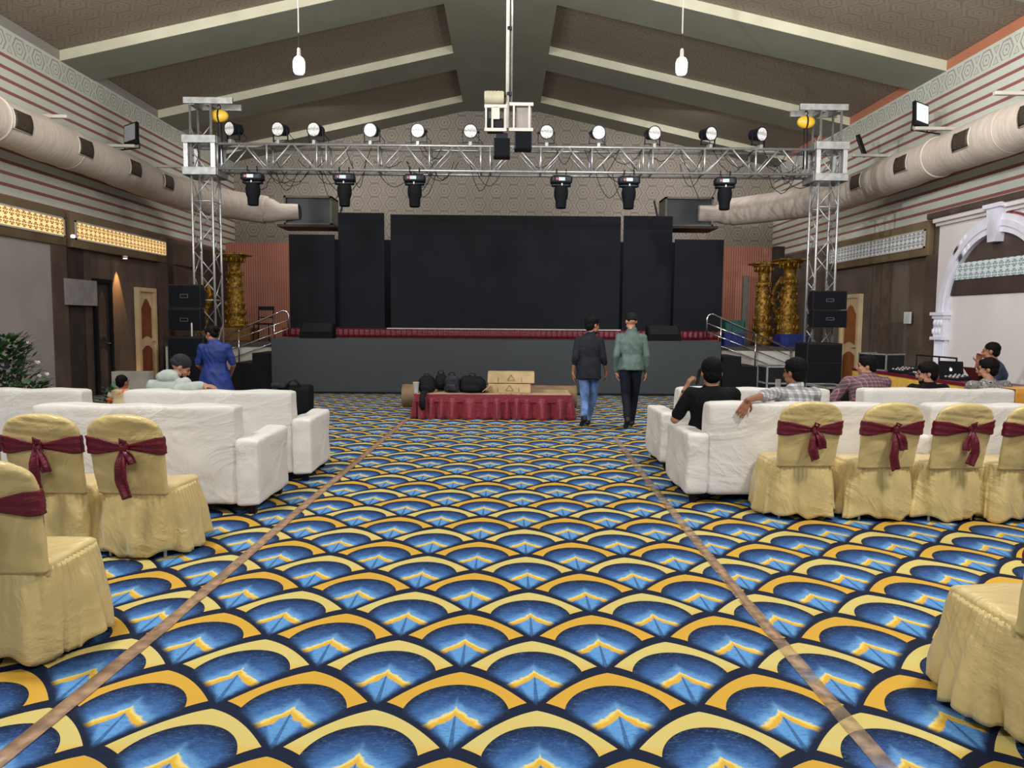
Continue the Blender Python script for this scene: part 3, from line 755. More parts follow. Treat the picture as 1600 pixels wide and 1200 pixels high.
MB().bx(-w/2+.03,w/2-.02,.03,.035,.03,h-.03).build('mesh_plate',M('perspex_grey',(150,140,134),.3),o)
a=pz(757,144); c=pz(788,163)
o=thing('cable_reel','ribbed beige cylinder hung above the projector bracket','reel',((a.x+c.x)/2,YP,c.z)); 
MB().lathe([(.075,0),(.08,.01)]+[(.08+.004*(k%2),.02+k*.022) for k in range(10)]+[(.075,.245)],(-.125,0,.08),20,Matrix.Rotation(R(90),3,'Y')).build('drum',M('beige_drum',(176,168,142),.5),o,ang=30)
MB().tube((.12,0,.1),(.2,0,.1),.01).build('axle','darkmetal',o)
for (x0,x1,y0,y1,lab) in ((771,797,215,245,'small black speaker hanging lower left of the pole foot'),(804,831,205,233,'small black speaker hanging right of the pole foot')):
    a=pz(x0,y0); c=pz(x1,y1); o=thing('hanging_speaker',lab,'speaker',((a.x+c.x)/2,YP,c.z)); w=c.x-a.x; h=a.z-c.z
    MB().bx(-w/2,w/2,0,.2,0,h,.012).build('cabinet','black',o); MB().bx(-w/2+.01,w/2-.01,-.01,0,.01,h-.01,.004).build('grille','speaker',o)
    MB().bx(-w/2*.7,w/2*.7,.05,.15,h,h+.07).build('bracket','darkmetal',o)
# pendant bulbs
for x,yb,lab in ((467.5,117,'long white pendant bulb on a cord left of the centre beam'),(1064.5,118,'long white pendant bulb on a cord right of the centre beam')):
    D=8.2; q=P(x,yb,D); o=thing('pendant_bulb',lab,'lamp',(q.x,D,q.z))
    MB().lathe([(.02,0),(.045,.008),(.058,.03),(.062,.07),(.062,.13),(.05,.165),(.025,.185)],seg=20).build('bulb',M('bulb_white',(240,244,248),.3,0,0,emit=((235,242,255),.75)),o,True)
    MB().lathe([(.026,.18),(.02,.20),(.018,.255),(.012,.27)],seg=14).build('bulb_socket','offwhite',o,True)
    MB().tube((0,0,.26),(0,0,.42),.005).build('cord','black',o); MB().tube((0,0,.42),(0,0,zc(q.x)-q.z+.02),.007).build('drop_rod','offwhite',o)
# ------------------------------------------------------------------ ducts
def duct(sd,lab):
    o=thing('air_duct',lab,'duct',(sd*7.75,12,4.57))
    pts=[(0,y,0) for y in (-12,-8,-4,-2,0,2,4)]
    if sd>0: pts+=[(-.02,4.9,-.02),(-.35,6.0,-.08),(-.9,6.9,-.12),(-1.55,7.5,-.15),(-2.0,7.75,-.18)]
    else: pts+=[(.0,5.6,-.02),(.3,6.9,-.06),(.75,7.7,-.10),(1.3,8.1,-.14),(1.6,8.15,-.18)]
    # resample smooth
    P_=[Vector(p) for p in pts]; res=[]; 
    for i in range(len(P_)-1):
        a,b=P_[i],P_[i+1]; p0=P_[max(i-1,0)]; p3=P_[min(i+2,len(P_)-1)]
        k=10 if (b-a).length>1.5 else 5
        for j in range(k):
            t=j/k; res.append(.5*((2*a)+(b-p0)*t+(2*p0-5*a+4*b-p3)*t*t+(3*a-p0-3*b+p3)*t**3))
    res.append(P_[-1])
    rad=[]; n_=len(res)
    for i,p in enumerate(res):
        r=.355+ .012*math.sin(p.y*2.1+sd)+.006*math.sin(p.y*7)
        rad.append(r)
    MB().path([Vector((p.x*1,p.y,p.z)) for p in res],rad,32).build('duct_tube','duct',o,True)
    # seams
    for y in range(-9,5,2):
        MB().lathe([(.360,-.012),(.366,0),(.360,.012)],(0,y+.9,0),32,Matrix.Rotation(R(90),3,'X')).build('duct_seam','duct',o,True)
    # narrowing neck into the unit
    e=P_[-1]; dr=(P_[-1]-P_[-2]).normalized()
    MB().path([e-dr*.1,e+dr*.15,e+dr*.35,Vector((e.x-sd*.8,e.y+.12,e.z-.02))],[.33,.30,.22,.2],24).build('duct_neck','duct',o,True)
    ys=[11.06,12.7,14.6,16.45] if sd>0 else [10.4,12.15,13.93,15.76,17.3]
    for y in ys:
        def f(u,v,y=y):
            an=R(-22+44*v)+R(2); r=.372
            return Vector((-sd*r*math.cos(an),y-12-.21+.42*u,r*math.sin(an)))
        MB().grid(f,6,8).build('duct_vent','vent',o,True,solid=.01)
        def f2(u,v,y=y):
            an=R(-25+50*v)+R(2); r=.366
            return Vector((-sd*r*math.cos(an),y-12-.24+.48*u,r*math.sin(an)))
        MB().grid(f2,6,8).build('vent_rim','offwhite',o,True,solid=.006)
    return Vector((sd*7.75+e.x-sd*.8,12+e.y+.12,4.57+e.z))
eR=duct(1,'long round beige fabric air duct along the right wall')
eL=duct(-1,'long round beige fabric air duct along the left wall')
for e,sd,lab in ((eR,1,'grey air handling box at the end of the right duct'),(eL,-1,'grey air handling box at the end of the left duct')):
    o=thing('air_handler',lab,'air conditioner',(e.x-sd*.25,e.y+.35,e.z-.36)); 
    t=.05; w=.62; d=.4; h=.74
    b=MB().bx(-w,w,d-.05,d,0,h).bx(-w,w,-d,d,0,t).bx(-w,w,-d,d,h-t,h).bx(-w,-w+t,-d,d,0,h).bx(w-t,w,-d,d,0,h); b.build('case',M('grey_green_case',(112,110,102),.6),o)
    MB().bx(-w+t,w-t,-d+.12,-d+.14,t,h-t).build('inner_panel',M('duct_inner_black',(30,34,42),.4),o)
    MB().bx(-w-.15,w+.1,-d-.1,d+.1,-.06,0).build('shelf','darkbrown',o)
    for s in (-1,1): MB().tube((s*w*.9,d,-.03),(s*w*.9,3.6-(e.y+.35-20.2) if False else d+1.0,.9),.03).build('strut','darkmetal',o)
# duct hangers + flood fixtures
def hanger(px,py,sd,lab):
    q=WX(px,py,sd*7.95)
    o=MB().bx(-.42,.42,-.04,.04,-.03,.03,.01).build('duct_bracket','offwhite'); o.location=(sd*8.0,q.y,q.z); tag(o,lab,'bracket')
for px,py,sd,lab in ((72,182,-1,'white bracket above the left duct, nearest to the camera'),(183,228,-1,'white bracket above the left duct under the flood lamp'),(258,260,-1,'white bracket above the left duct, nearest the truss tower'),(1590,146,1,'white bracket above the right duct at the picture edge'),(1460,201,1,'white bracket above the right duct under the flood lamp'),(1358,243,1,'white bracket above the right duct by the truss tower')): hanger(px,py,sd,lab)
for px,py,sd,lab in ((203,213,-1,'dim rectangular flood lamp on the left wall above the duct'),(1441,183,1,'white faced rectangular flood lamp above the right duct')):
    q=WX(px,py,sd*7.75); o=thing('flood_light',lab,'lamp',(q.x,q.y,q.z-.2),R(20)*sd)
    rt=Matrix.Rotation(R(-14),3,'X')@Matrix.Rotation(R(sd*12),3,'Y')
    MB().box((0,.04,.24),(.34,.07,.50),rt,.012).build('housing','black',o)
    MB().box((0,-.004,.27),(.27,.012,.36),rt).build('glass',M('flood_glass_%d'%px,(214,220,230) if sd>0 else (150,150,155),.25,0,0,emit=((225,232,245),.5) if sd>0 else None),o)
    MB().tube((-.17,.05,.2),(-.2,.05,-.04),.012).tube((.17,.05,.2),(.2,.05,-.04),.012).tube((-.2,.05,-.04),(.2,.05,-.04),.012).tube((0,.05,-.04),(sd*.55,.08,-.04),.015).build('bracket','darkmetal',o)
q=WX(1346,228,7.8); o=MB().rbox((0,0,0),(.1,.06,.52),.02,4,rot=Matrix.Rotation(R(-22),3,'Y')).build('side_lamp','black'); o.location=q; tag(o,'slim black lamp seen edge on above the right duct','lamp')
# ------------------------------------------------------------------ golden pillars and ornaments
prof=[(.30,0),(.30,.12),(.25,.16),(.28,.22),(.24,.28),(.20,.36),(.23,.44),(.245,.62),(.21,.68),(.235,.74),(.225,.95),(.19,1.02),(.215,1.07),(.20,1.10),(.19,1.5),(.175,1.78),(.15,1.84),(.20,1.9),(.215,1.96),(.17,2.02),(.135,2.10),(.15,2.32),(.19,2.36),(.25,2.46),(.30,2.52),(.31,2.56)]
def pillar(xc,ytop,ybase,Y,lab,ped=False,sc=1.0,wd=1.0):
    t=P(xc,ytop,Y); zb=1.03
    H=t.z-zb; o=thing('golden_pillar',lab,'pillar',(t.x,Y,zb))
    b0=0
    if ped:
        MB().bx(-.48,.48,-.35,.35,0,.34,.02).build('pedestal',M('bronze_pedestal',(120,86,44),.5,.2,.2,5),o); b0=.34
    k=(H-b0)/2.62
    MB().lathe([(r*wd,b0+z*k) for r,z in prof],seg=28).build('shaft','gold',o,True)
    MB().bx(-.34*wd,.34*wd,-.34*wd,.34*wd,b0+2.56*k,b0+2.62*k,.01).build('abacus','gold',o)
    orn=MB()
    for z,r,n_,s in ((.55,.24,14,.05),(.86,.23,14,.05),(1.93,.2,12,.045),(2.44,.24,12,.06),(.2,.28,14,.05)):
        for i in range(n_):
            a=2*PI*i/n_; orn.ell((r*wd*math.cos(a),r*wd*math.sin(a),b0+z*k),(s*.5,s*.5,s*1.5),sub=2)
    for i in range(26):
        a=i*2.4; z=1.15+.6*i/26; orn.ell((.19*wd*math.cos(a),.19*wd*math.sin(a),b0+z*k),(.02,.02,.05),sub=2)
    orn.build('carving','gold',o,True)
    MB().lathe([(.02,0),(.02,.05)],(0,0,b0+2.62*k),8).build('spigot','darkmetal',o)
pillar(366,397,0,19.6,'carved golden pillar on a pedestal left of the screens',True)
pillar(1194,411,0,19.3,'carved golden pillar nearer the screens on the right side',False,1,.9)
pillar(1235,405,0,19.0,'carved golden pillar beside the right truss tower',False,1,1.02)
def ornament(px,ytop,Y,sd,lab):
    t=P(px,ytop,Y); zb=1.03; H=t.z-zb
    o=thing('golden_scroll',lab,'ornament',(t.x,Y,zb))
    pts=[(sd*(.05+.16*math.sin(u*7.0)*(.4+u*.6)),0,H*u) for u in [i/24 for i in range(25)]]
    MB().path([Vector(p) for p in pts],[.13-.09*(i/24) for i in range(25)],12,.6).build('scroll_stem','gold',o,True)
    b=MB()
    for i in range(9):
        u=.1+.08*i; c=pts[int(u*24)]; s=1 if i%2 else -1
        b.path([Vector((c[0],0,c[2])),Vector((c[0]+s*.12,-.03,c[2]+.1)),Vector((c[0]+s*.15,-.03,c[2]+.24)),Vector((c[0]+s*.06,-.02,c[2]+.28))],[.05,.045,.035,.01],8,.6)
    b.build('scroll_leaf','gold',o,True)
    MB().ell((0,0,.08),(.2,.14,.08)).build('scroll_base','gold',o,True)
ornament(1213,432,19.6,1,'curved golden scroll ornament between the two right pillars')
ornament(322,428,19.9,-1,'curved golden scroll ornament behind the left truss tower')
# plank, crates, stool
q=P(1166,480,19.9); t=P(1166,431,19.9); o=MB().bx(-.08,.08,0,.04,0,t.z-1.03).build('grey_plank',M('grey_board2',(120,112,106),.7,0,.1,8)); o.location=(t.x,19.9,1.03); tag(o,'upright grey plank leaning by the salmon back panel','plank')
def crate(px0,px1,ytop,Y,col,lab,z0=1.03,zt=None):
    a=P(px0,ytop,Y); c=P(px1,ytop,Y); w=(c.x-a.x)/2; h=(a.z if zt is None else zt)-z0
    o=thing('plastic_crate',lab,'crate',((a.x+c.x)/2,Y,z0)); d=.22
    b=MB().bx(-w,w,-d,-d+.02,0,h).bx(-w,w,d-.02,d,0,h).bx(-w,-w+.02,-d,d,0,h).bx(w-.02,w,-d,d,0,h).bx(-w,w,-d,d,0,.02)
    b.build('crate_body',col,o)
    r=MB().bx(-w-.015,w+.015,-d-.015,-d,h-.04,h).bx(-w-.015,w+.015,-d-.015,-d,0,.03)
    for k in range(7): r.bx(-w+2*w*k/6-.008,-w+2*w*k/6+.008,-d-.012,-d,0,h)
    r.build('crate_ribs',col,o)
MT['blue']=M('blue_crate_plastic',(22,38,110),.5,0,.15,8); MT['teal']=M('green_crate_plastic',(26,84,78),.5,0,.1,8)
crate(1214,1256,522,18.4,'blue','blue plastic crate on the right side platform under the golden pillar')
crate(1128,1158,520,18.6,'blue','blue plastic crate beneath the green one by the stage end')
crate(1130,1160,500,18.6,'teal','green plastic crate stacked at the right end of the stage',P(1128,519,18.6).z)
q=P(412,520,19.3); o=thing('stage_chair','dark wooden chair on the left side platform behind the railing','chair',(q.x,19.3,1.03))
MB().bx(-.2,.2,-.2,.2,.42,.46,.01).build('seat','blackwood',o)
for x,y in ((-.18,-.18),(.18,-.18)): MB().tube((x*1.1,y*1.1,0),(x,y,.43),.016).build('leg','blackwood',o)
for x in (-.18,.18): MB().path([(x*1.1,.2,0),(x,.18,.45),(x*1.05,.24,.88)],.016,8).build('leg','blackwood',o)
MB().bx(-.2,.2,.22,.25,.78,.88).tube((-.17,.21,.6),(.17,.21,.6),.012).build('backrest','blackwood',o)
# ------------------------------------------------------------------ low platform with skirt and its load
YF=12.35; a=P(648,617,YF); c=P(893,620,YF); w=(c.x-a.x)/2; ZT=.40
lp=thing('low_platform','low platform with pleated dark red skirt on the carpet before the stage','platform',((a.x+c.x)/2,YF,0),R(-1.0))
MB().bx(-w,w,.02,1.05,ZT-.06,ZT).build('platform_top',M('worn_ply',(186,160,126),.7,0,.2,2.5),lp)
def skirt_path(u):
    # left side, front, right side
    L1=1.0; L2=2*w; T=L1+L2+L1; s=u*T
    if s<L1: return Vector((-w,1.0-s,0)),Vector((-1,0,0)),s
    if s<L1+L2: return Vector((-w+s-L1,0,0)),Vector((0,-1,0)),s
    return Vector((w,s-L1-L2,0)),Vector((1,0,0)),s
def sk(u,v):
    p,nr,s=skirt_path(u); am=.055*(1-v)**.6*(1 if v<.78 else .1)
    p=p+nr*(am*(math.sin(s*31+2*math.sin(s*5))+.5*math.sin(s*17))+.035*(1-v)); p.z=.004+(ZT+.004)*v; return p
MB().grid(sk,520,8).build('platform_skirt','red_skirt',lp,True,solid=.005)
MB().bx(-w-.012,w+.012,-.014,.0,ZT-.12,ZT+.006).build('skirt_band','red_skirt',lp)
for x in (-.9,0,.9): MB().bx(x*w-.04,x*w+.04,.1,.18,0,ZT-.06).build('platform_leg','blackwood',lp)
o=MB().lathe([(.14,0),(.20,.004),(.21,.02)]+[(.205+.004*math.sin(k),.02+k*.28) for k in range(1,12)]+[(.21,3.18),(.20,3.2),(.14,3.2)],seg=30,rot=Matrix.Rotation(R(90),3,'Y')).build('carpet_roll',M('brown_carpet_back',(124,100,74),.85,0,.15,4,.4,40,.004),None,ang=50)
e=P(629,630,14.1); o.location=(e.x,14.1,.211); tag(o,'long brown rolled carpet lying behind the low red platform','carpet roll')
tz=ZT
def top(px,Y): q=P(px,600,Y); return (q.x,Y,tz)
def bag(px0,px1,ytop,Y,lab,col='bagblack',seed=0,rz=0,strap=True):
    a=P(px0,ytop,Y); c=P(px1,ytop,Y); w_=(c.x-a.x)*1.12; h=a.z-tz
    o=thing('backpack',lab,'bag',((a.x+c.x)/2,Y,tz),rz); d=min(.3,w_*.8)
    def fn(p): 
        k=1-.22*max(0,(p.z/h+.5))**2; return Vector((p.x*k,p.y*k,p.z))
    MB().rbox((0,0,h*.48),(w_*.95,d,h*.95),min(.09,w_*.3,h*.3),10,.03,6,seed,fn=fn).build('bag_body',col,o,True)
    MB().rbox((0,-d*.5,h*.3),(w_*.6,.09,h*.4),.035,7,.015,9,seed).build('front_pocket',col,o,True)
    MB().path([(-.05,0,h*.92),(-.04,0,h+.03),(.04,0,h+.03),(.05,0,h*.92)],.011,6).build('bag_handle','black',o,True)
    if strap:
        for s in (-1,1): MB().path([(s*w_*.25,d*.4,h*.85),(s*w_*.32,d*.62,h*.5),(s*w_*.28,d*.45,h*.1)],.018,6,.5).build('strap','black',o,True)
MT['bagblack']=M('black_nylon',(14,15,19),.7,0,.2,12,spec=.2); MT['baggrey']=M('grey_nylon',(44,46,52),.7,0,.25,12,spec=.2)
bag(654,680,587,12.75,'slumped black shoulder bag at the left end of the platform',seed=1)
bag(680,698,582,13.05,'tall narrow black backpack behind the others on the platform',seed=2)
bag(694,718,585,12.75,'grey and black rucksack third from the left on the platform','baggrey',3)
bag(718,758,586,12.8,'wide boxy black bag beside the cardboard boxes',seed=4)
o=thing('bag_strap','dark strap bundle hanging over the red skirt','strap',(P(661,612,12.25).x,12.25,.16)); MB().path([(.02,.32,.28),(.0,.04,.27),(-.01,-.03,.2),(-.01,-.04,.08),(0,-.03,.0)],[.05,.05,.045,.055,.03],10,.6).build('webbing','bagblack',o,True)
q=top(650,12.6); o=thing('cup','pale paper cup on the left corner of the low platform','cup',q); MB().lathe([(.035,0),(.05,.16),(.052,.17)],seg=16).build('cup_body',M('cup_grey',(176,176,178),.5),o,ang=40); MB().lathe([(.054,.165),(.054,.18)],seg=16).build('cup_lid',M('cup_rim_yellow',(200,190,120),.5),o)
def carton(px0,px1,y0,y1,Y,z0,lab,tape_,flap):
    a=P(px0,y0,Y); c=P(px1,y1,Y); w_=(c.x-a.x)/2; h=a.z-c.z
    o=thing('cardboard_box',lab,'box',((a.x+c.x)/2,Y,z0),R(-1))
    MB().rbox((0,.22,h/2),(w_*2,.44,h),.008,8,.008,4,px0).build('carton','card',o)
    t=MB(); r=.06
    for k in range(3):
        a0=PI/2+k*2*PI/3; a1=a0+2*PI/3
        t.tube((r*math.cos(a0)*1.2,-.006,h*.45+r*math.sin(a0)),(r*math.cos(a1)*1.2,-.006,h*.45+r*math.sin(a1)),.0035,5)
    t.build('printed_mark',M('print_brown',(120,92,62),.7),o)
    for x in (-.55,.45): MB().bx(w_*x-.003,w_*x+.003,-.004,0,h*.1,h*.5).build('slit','darkbrown',o)
    if flap: MB().box((-w_-.03,.0,h*.5),(.16,.3,.008),Matrix.Rotation(R(-38),3,'Y')).build('flap','card',o)
h1=P(762,598,12.7).z-P(762,612,12.7).z
carton(763,829,598.5,613,12.75,tz,'lower flattened cardboard box with a torn flap on the platform',1,True)
carton(762,835,581,598.5,12.75,tz+h1+.01,'upper long cardboard box stacked on another on the platform',1,False)
q=top(800,12.5); o=MB().bx(-.2,.2,-.1,.1,0,.006).build('flyer',M('flyer_print',(186,150,130),.5,0,.5,14)); o.location=(q[0],12.52,tz+.001); o.rotation_euler=(0,0,.1); tag(o,'printed flyer lying on the platform before the boxes','flyer')
# suitcase behind left sofa
a=P(432,603,12.6); c=P(484,603,12.6); w_=(c.x-a.x); h=a.z
o=thing('suitcase','large black soft suitcase standing behind the left sofas','suitcase',((a.x+c.x)/2,12.6,.02))
MB().rbox((0,.15,h/2),(w_,.34,h-.02),.06,9,.01,5,3).build('case_body','bagblack',o,True)
MB().path([(-.1,0,h-.02),(-.03,-.05,h+.08),(.05,-.05,h+.09),(.12,0,h-.02)],.02,8).build('case_handle','baggrey',o,True)
MB().rbox((-.22,0,h-.01),(.24,.24,.08),.03,6,.02,6,4).build('folded_top','baggrey',o,True)
# ------------------------------------------------------------------ flight cases, DJ tables
def flight(px0,px1,ytop,Y,lab,zb=0.0,d=.5):
    a=P(px0,ytop,Y); c=P(px1,ytop,Y); w_=(c.x-a.x)/2; h=a.z
    o=thing('flight_case',lab,'case',((a.x+c.x)/2,Y,zb)); h-=zb
    MB().bx(-w_,w_,0,d,.08,h).build('case_body','black',o)
    e=MB(); t=.03
    for x in (-w_,w_):
        for y in (0,d): e.bx(x-t/2,x+t/2,y-t/2,y+t/2,.08,h)
    for z in (.08,h*.62,h):
        for y in (0,d): e.bx(-w_,w_,y-t/2,y+t/2,z-t/2,z+t/2)
        for x in (-w_,w_): e.bx(x-t/2,x+t/2,0,d,z-t/2,z+t/2)
    e.build('edge_trim','alu_plate',o)
    MB().bx(-.05,.05,-.025,-.01,h*.55,h*.72,.005).build('latch','alu',o)
    for x in (-w_*.8,w_*.8):
        for y in (.06,d-.06): MB().lathe([(.04,-.015),(.04,.015)],(x,y,.04),12,Matrix.Rotation(R(90),3,'Y')).build('caster','black',o)
flight(1199,1233,573,13.9,'silver edged black flight case right of the black steps')
flight(1288,1330,606,10.2,'silver edged low black case behind the right sofas',0,.6)
TZ=.80
tc=thing('long_table','long covered table with yellow skirt along the right wall, nearer the doors','table',(6.62,12.75,0))
tc2=thing('long_table','long covered table with yellow skirt and laptops, nearer the archway','table',(6.60,10.85,0))
for T,ln in ((tc,.95),(tc2,.93)):
    MB().bx(-.35,.35,-ln,ln,TZ-.03,TZ,.004).build('tabletop','maroon',T)
    def f(u,v,ln=ln):
        L=[(.36,ln),(-.36,ln),(-.36,-ln),(.36,-ln)]
        seg=[.72,2*ln,.72]; tot=sum(seg); s=u*tot; 
        if s<seg[0]: p=Vector((.36-s,ln,0)); nr=Vector((0,1,0))
        elif s<seg[0]+seg[1]: p=Vector((-.36,ln-(s-seg[0]),0)); nr=Vector((-1,0,0))
        else: p=Vector((-.36+(s-seg[0]-seg[1]),-ln,0)); nr=Vector((0,-1,0))
        p=p+nr*(.025*math.sin(s*46)*(1-v)**.5*(0 if v>.72 else 1)+.02*(1-v)); p.z=.01+(TZ-.012)*v; return p
    MB().grid(f,360,8).build('table_skirt','yellow_cloth',T,True,solid=.004)
    MB().bx(-.37,-.355,-ln,ln,TZ-.04,TZ+.003).build('cloth_edge','maroon',T)
    for x in (-.3,.3):
        for y in (-ln+.1,ln-.1): MB().tube((x,y,0),(x,y,TZ-.03),.018).build('leg','darkmetal',T)
def laptop(x,y,lab,col,rz,logo,op=105):
    o=thing('laptop',lab,'laptop',(x,y,TZ),rz)
    MB().bx(-.17,.17,-.12,.12,0,.018,.003).build('laptop_base','darkmetal',o)
    rt=Matrix.Rotation(R(-(op-90)),3,'X')
    MB().box(Vector((0,.12,.015))+rt@Vector((0,0,.125)),(.34,.008,.25),rt).build('laptop_lid',col,o)
    MB().box(Vector((0,.12,.015))+rt@Vector((0,-.006,.125)),(.31,.003,.22),rt).build('laptop_screen','black',o)
    if logo:
        g=MB(); c=Vector((0,.12,.015))
        pts=[(-.0,.022),(.014,.024),(.021,.012),(.017,.0),(.021,-.012),(.012,-.024),(0,-.02),(-.012,-.024),(-.021,-.008),(-.02,.014),(-.012,.024)]
        vs=[g.bm.verts.new(c+rt@Vector((u,.0055,.125+v))) for u,v in pts]; g.bm.faces.new(vs)
        g.box(c+rt@Vector((.004,.0055,.157)),(.006,.001,.012),rt)
        g.build('laptop_logo',M('logo_white',(235,235,235),.4,emit=((255,255,255),.3)),o)
laptop(6.64,11.2,'open black laptop with white logo, lid towards the sofas','black',R(125),True,100)
laptop(6.70,10.5,'partly opened maroon laptop right of the black one',M('maroon_lid',(84,36,40),.4),R(100),False,130)
# mixers and racks
def console(x,y,lab,w_=.4,d=.3,h=.12,rz=0,knobs=True):
    o=thing('audio_mixer',lab,'mixer',(x,y,TZ),rz)
    MB().prism([(-d/2,0),(d/2,0),(d/2,h),(-d/2,h*.4)],'x',-w_/2,w_/2).build('mixer_body','darkmetal',o)
    if knobs:
        for i in range(4):
            for j in range(3): MB().box((-w_/2+.06+i*(w_-.12)/3,-d/2+.06+j*.08,h*.4+(h*.6)*(.06+j*.08)/d+.008),(.03,.022,.018),None,.004).build('mixer_knob','offwhite',o)
console(6.5,12.35,'low audio mixer with pale knobs on the far table',.42,.36,.11,R(-90))
console(6.46,11.75,'small black control desk on the near table beside the laptop',.3,.3,.09,R(-90))
console(6.5,10.95,'small black DJ controller before the maroon laptop',.34,.26,.07,R(-80))
o=thing('rack_case','open equipment rack case with silver edges at the far table end','case',(6.52,13.2,TZ),R(-70))
MB().bx(-.3,.3,-.2,.2,0,.28).build('case_body','black',o)
e=MB()
for z in (0.01,.28): e.bx(-.31,.31,-.21,-.19,z-.012,z+.012).bx(-.31,-.29,-.21,.21,z-.012,z+.012).bx(.29,.31,-.21,.21,z-.012,z+.012)
for x in (-.3,0,.3): e.bx(x-.01,x+.01,-.21,-.19,0,.28)
e.build('edge_trim','alu_plate',o); MB().bx(-.27,-.02,-.215,-.205,.05,.24).bx(.02,.27,-.215,-.205,.05,.24).build('rack_panel','speaker',o)
o=thing('keyboard_stand','thin black metal frame stand behind the table equipment','stand',(7.3,12.9,0),0)
MB().tube((0,.6,0),(0,.6,1.05),.014).build('upright','black',o); MB().tube((0,-.1,0),(0,-.1,1.05),.014).build('upright','black',o); MB().tube((0,-.6,0),(0,-.6,1.05),.014).build('upright','black',o)
MB().tube((0,-.6,1.05),(0,.6,1.05),.014).build('top_bar','black',o)
# ------------------------------------------------------------------ sofas
def sofa_build(wb=1.63):
    o=thing('sofa','','sofa',(0,0,0),0,'white cloth covered sofas')
    def fb(p):   # lean the top of the back
        k=max(0,(p.z)/.8+.5); return Vector((p.x*(1-.015*k),p.y-.05*k*max(0,min(1,(p.y+.14)/.28)),p.z))
    MB().rbox((0,.14,.485),(wb+.02,.28,.81),.035,30,.018,3.1,1,fn=fb).build('sofa_back','white_cloth',o,True)
    for s in (-1,1):
        def fa(p,s=s):
            k=max(0,.5-p.z/.54); return Vector((p.x+s*.012*k*(1 if p.x*s>0 else 0)+s*.006*math.sin(p.y*9)*k,p.y-.01*k*(1 if p.y<-.3 else 0),p.z+.008*math.sin(p.y*7+s)*(1 if p.z<-.2 else 0)))
        MB().rbox((s*(wb/2+.09),.43,.35),(.19,.865,.54),.03,22,.02,4,2+s,fn=fa).build('armrest','white_cloth',o,True)
    MB().rbox((0,.56,.26),(wb,.60,.34),.04,16,.015,3,5).build('seat_cushion','white_cloth',o,True)
    MB().bx(-wb/2-.13,wb/2+.13,.05,.8,.07,.10).build('base_frame','blackwood',o)
    for x in (-1,1):
        for y in (.07,.79): MB().prism([(-.035,.09),(.035,.09),(.025,0),(-.025,0)],'y',y-.03,y+.03).build('leg','blackwood',o).location=(x*(wb/2+.11),0,0)
    return o
s0=sofa_build()
# (centre x, rear face y, label)
sofas=[((-2.17-.815,6.18),0,'nearest white sofa on the left, its cover rumpled on the arm'),
((-2.07-.815,7.47),R(.6),'white sofa on the left with the hooded man leaning over its back'),
((-4.12-.815,7.50),0,'white sofa at the left picture edge behind the nearest left sofa'),
((1.83+.79,6.66),R(0),'white sofa on the right with the plaid shirted man\'s arm over its back'),
((1.90+.80,8.18),R(0),'white sofa on the right standing in front of the black shirted man'),
((3.76+.815,6.66),R(0),'white sofa on the right behind the third and fourth gold chairs')]
for i,((x,y),a,lab) in enumerate(sofas):
    if i==0: s0.location=(x,y,0); s0['label']=lab
    else: dup(s0,(x,y,0),a,lab)
s7=sofa_build(2.1); s7.location=(3.90+1.05,8.22,0); s7['label']='longest white sofa at the right rear with an orange throw at its end'
o=thing('orange_throw','orange yellow cloth draped over the far right end of the rear sofa','throw',(5.68,8.21,0))
def thr(u,v):
    x=-.16+.62*u; s=v*1.1
    if s<.55: y=-.022; z=.35+s
    elif s<.80: y=-.022+(s-.55); z=.905
    else: y=.24; z=.905-(s-.80)
    return Vector((x,y+.006*math.sin(x*40),z))
MB().grid(thr,24,22).build('throw_cloth','orange_cloth',o,True,solid=.008)
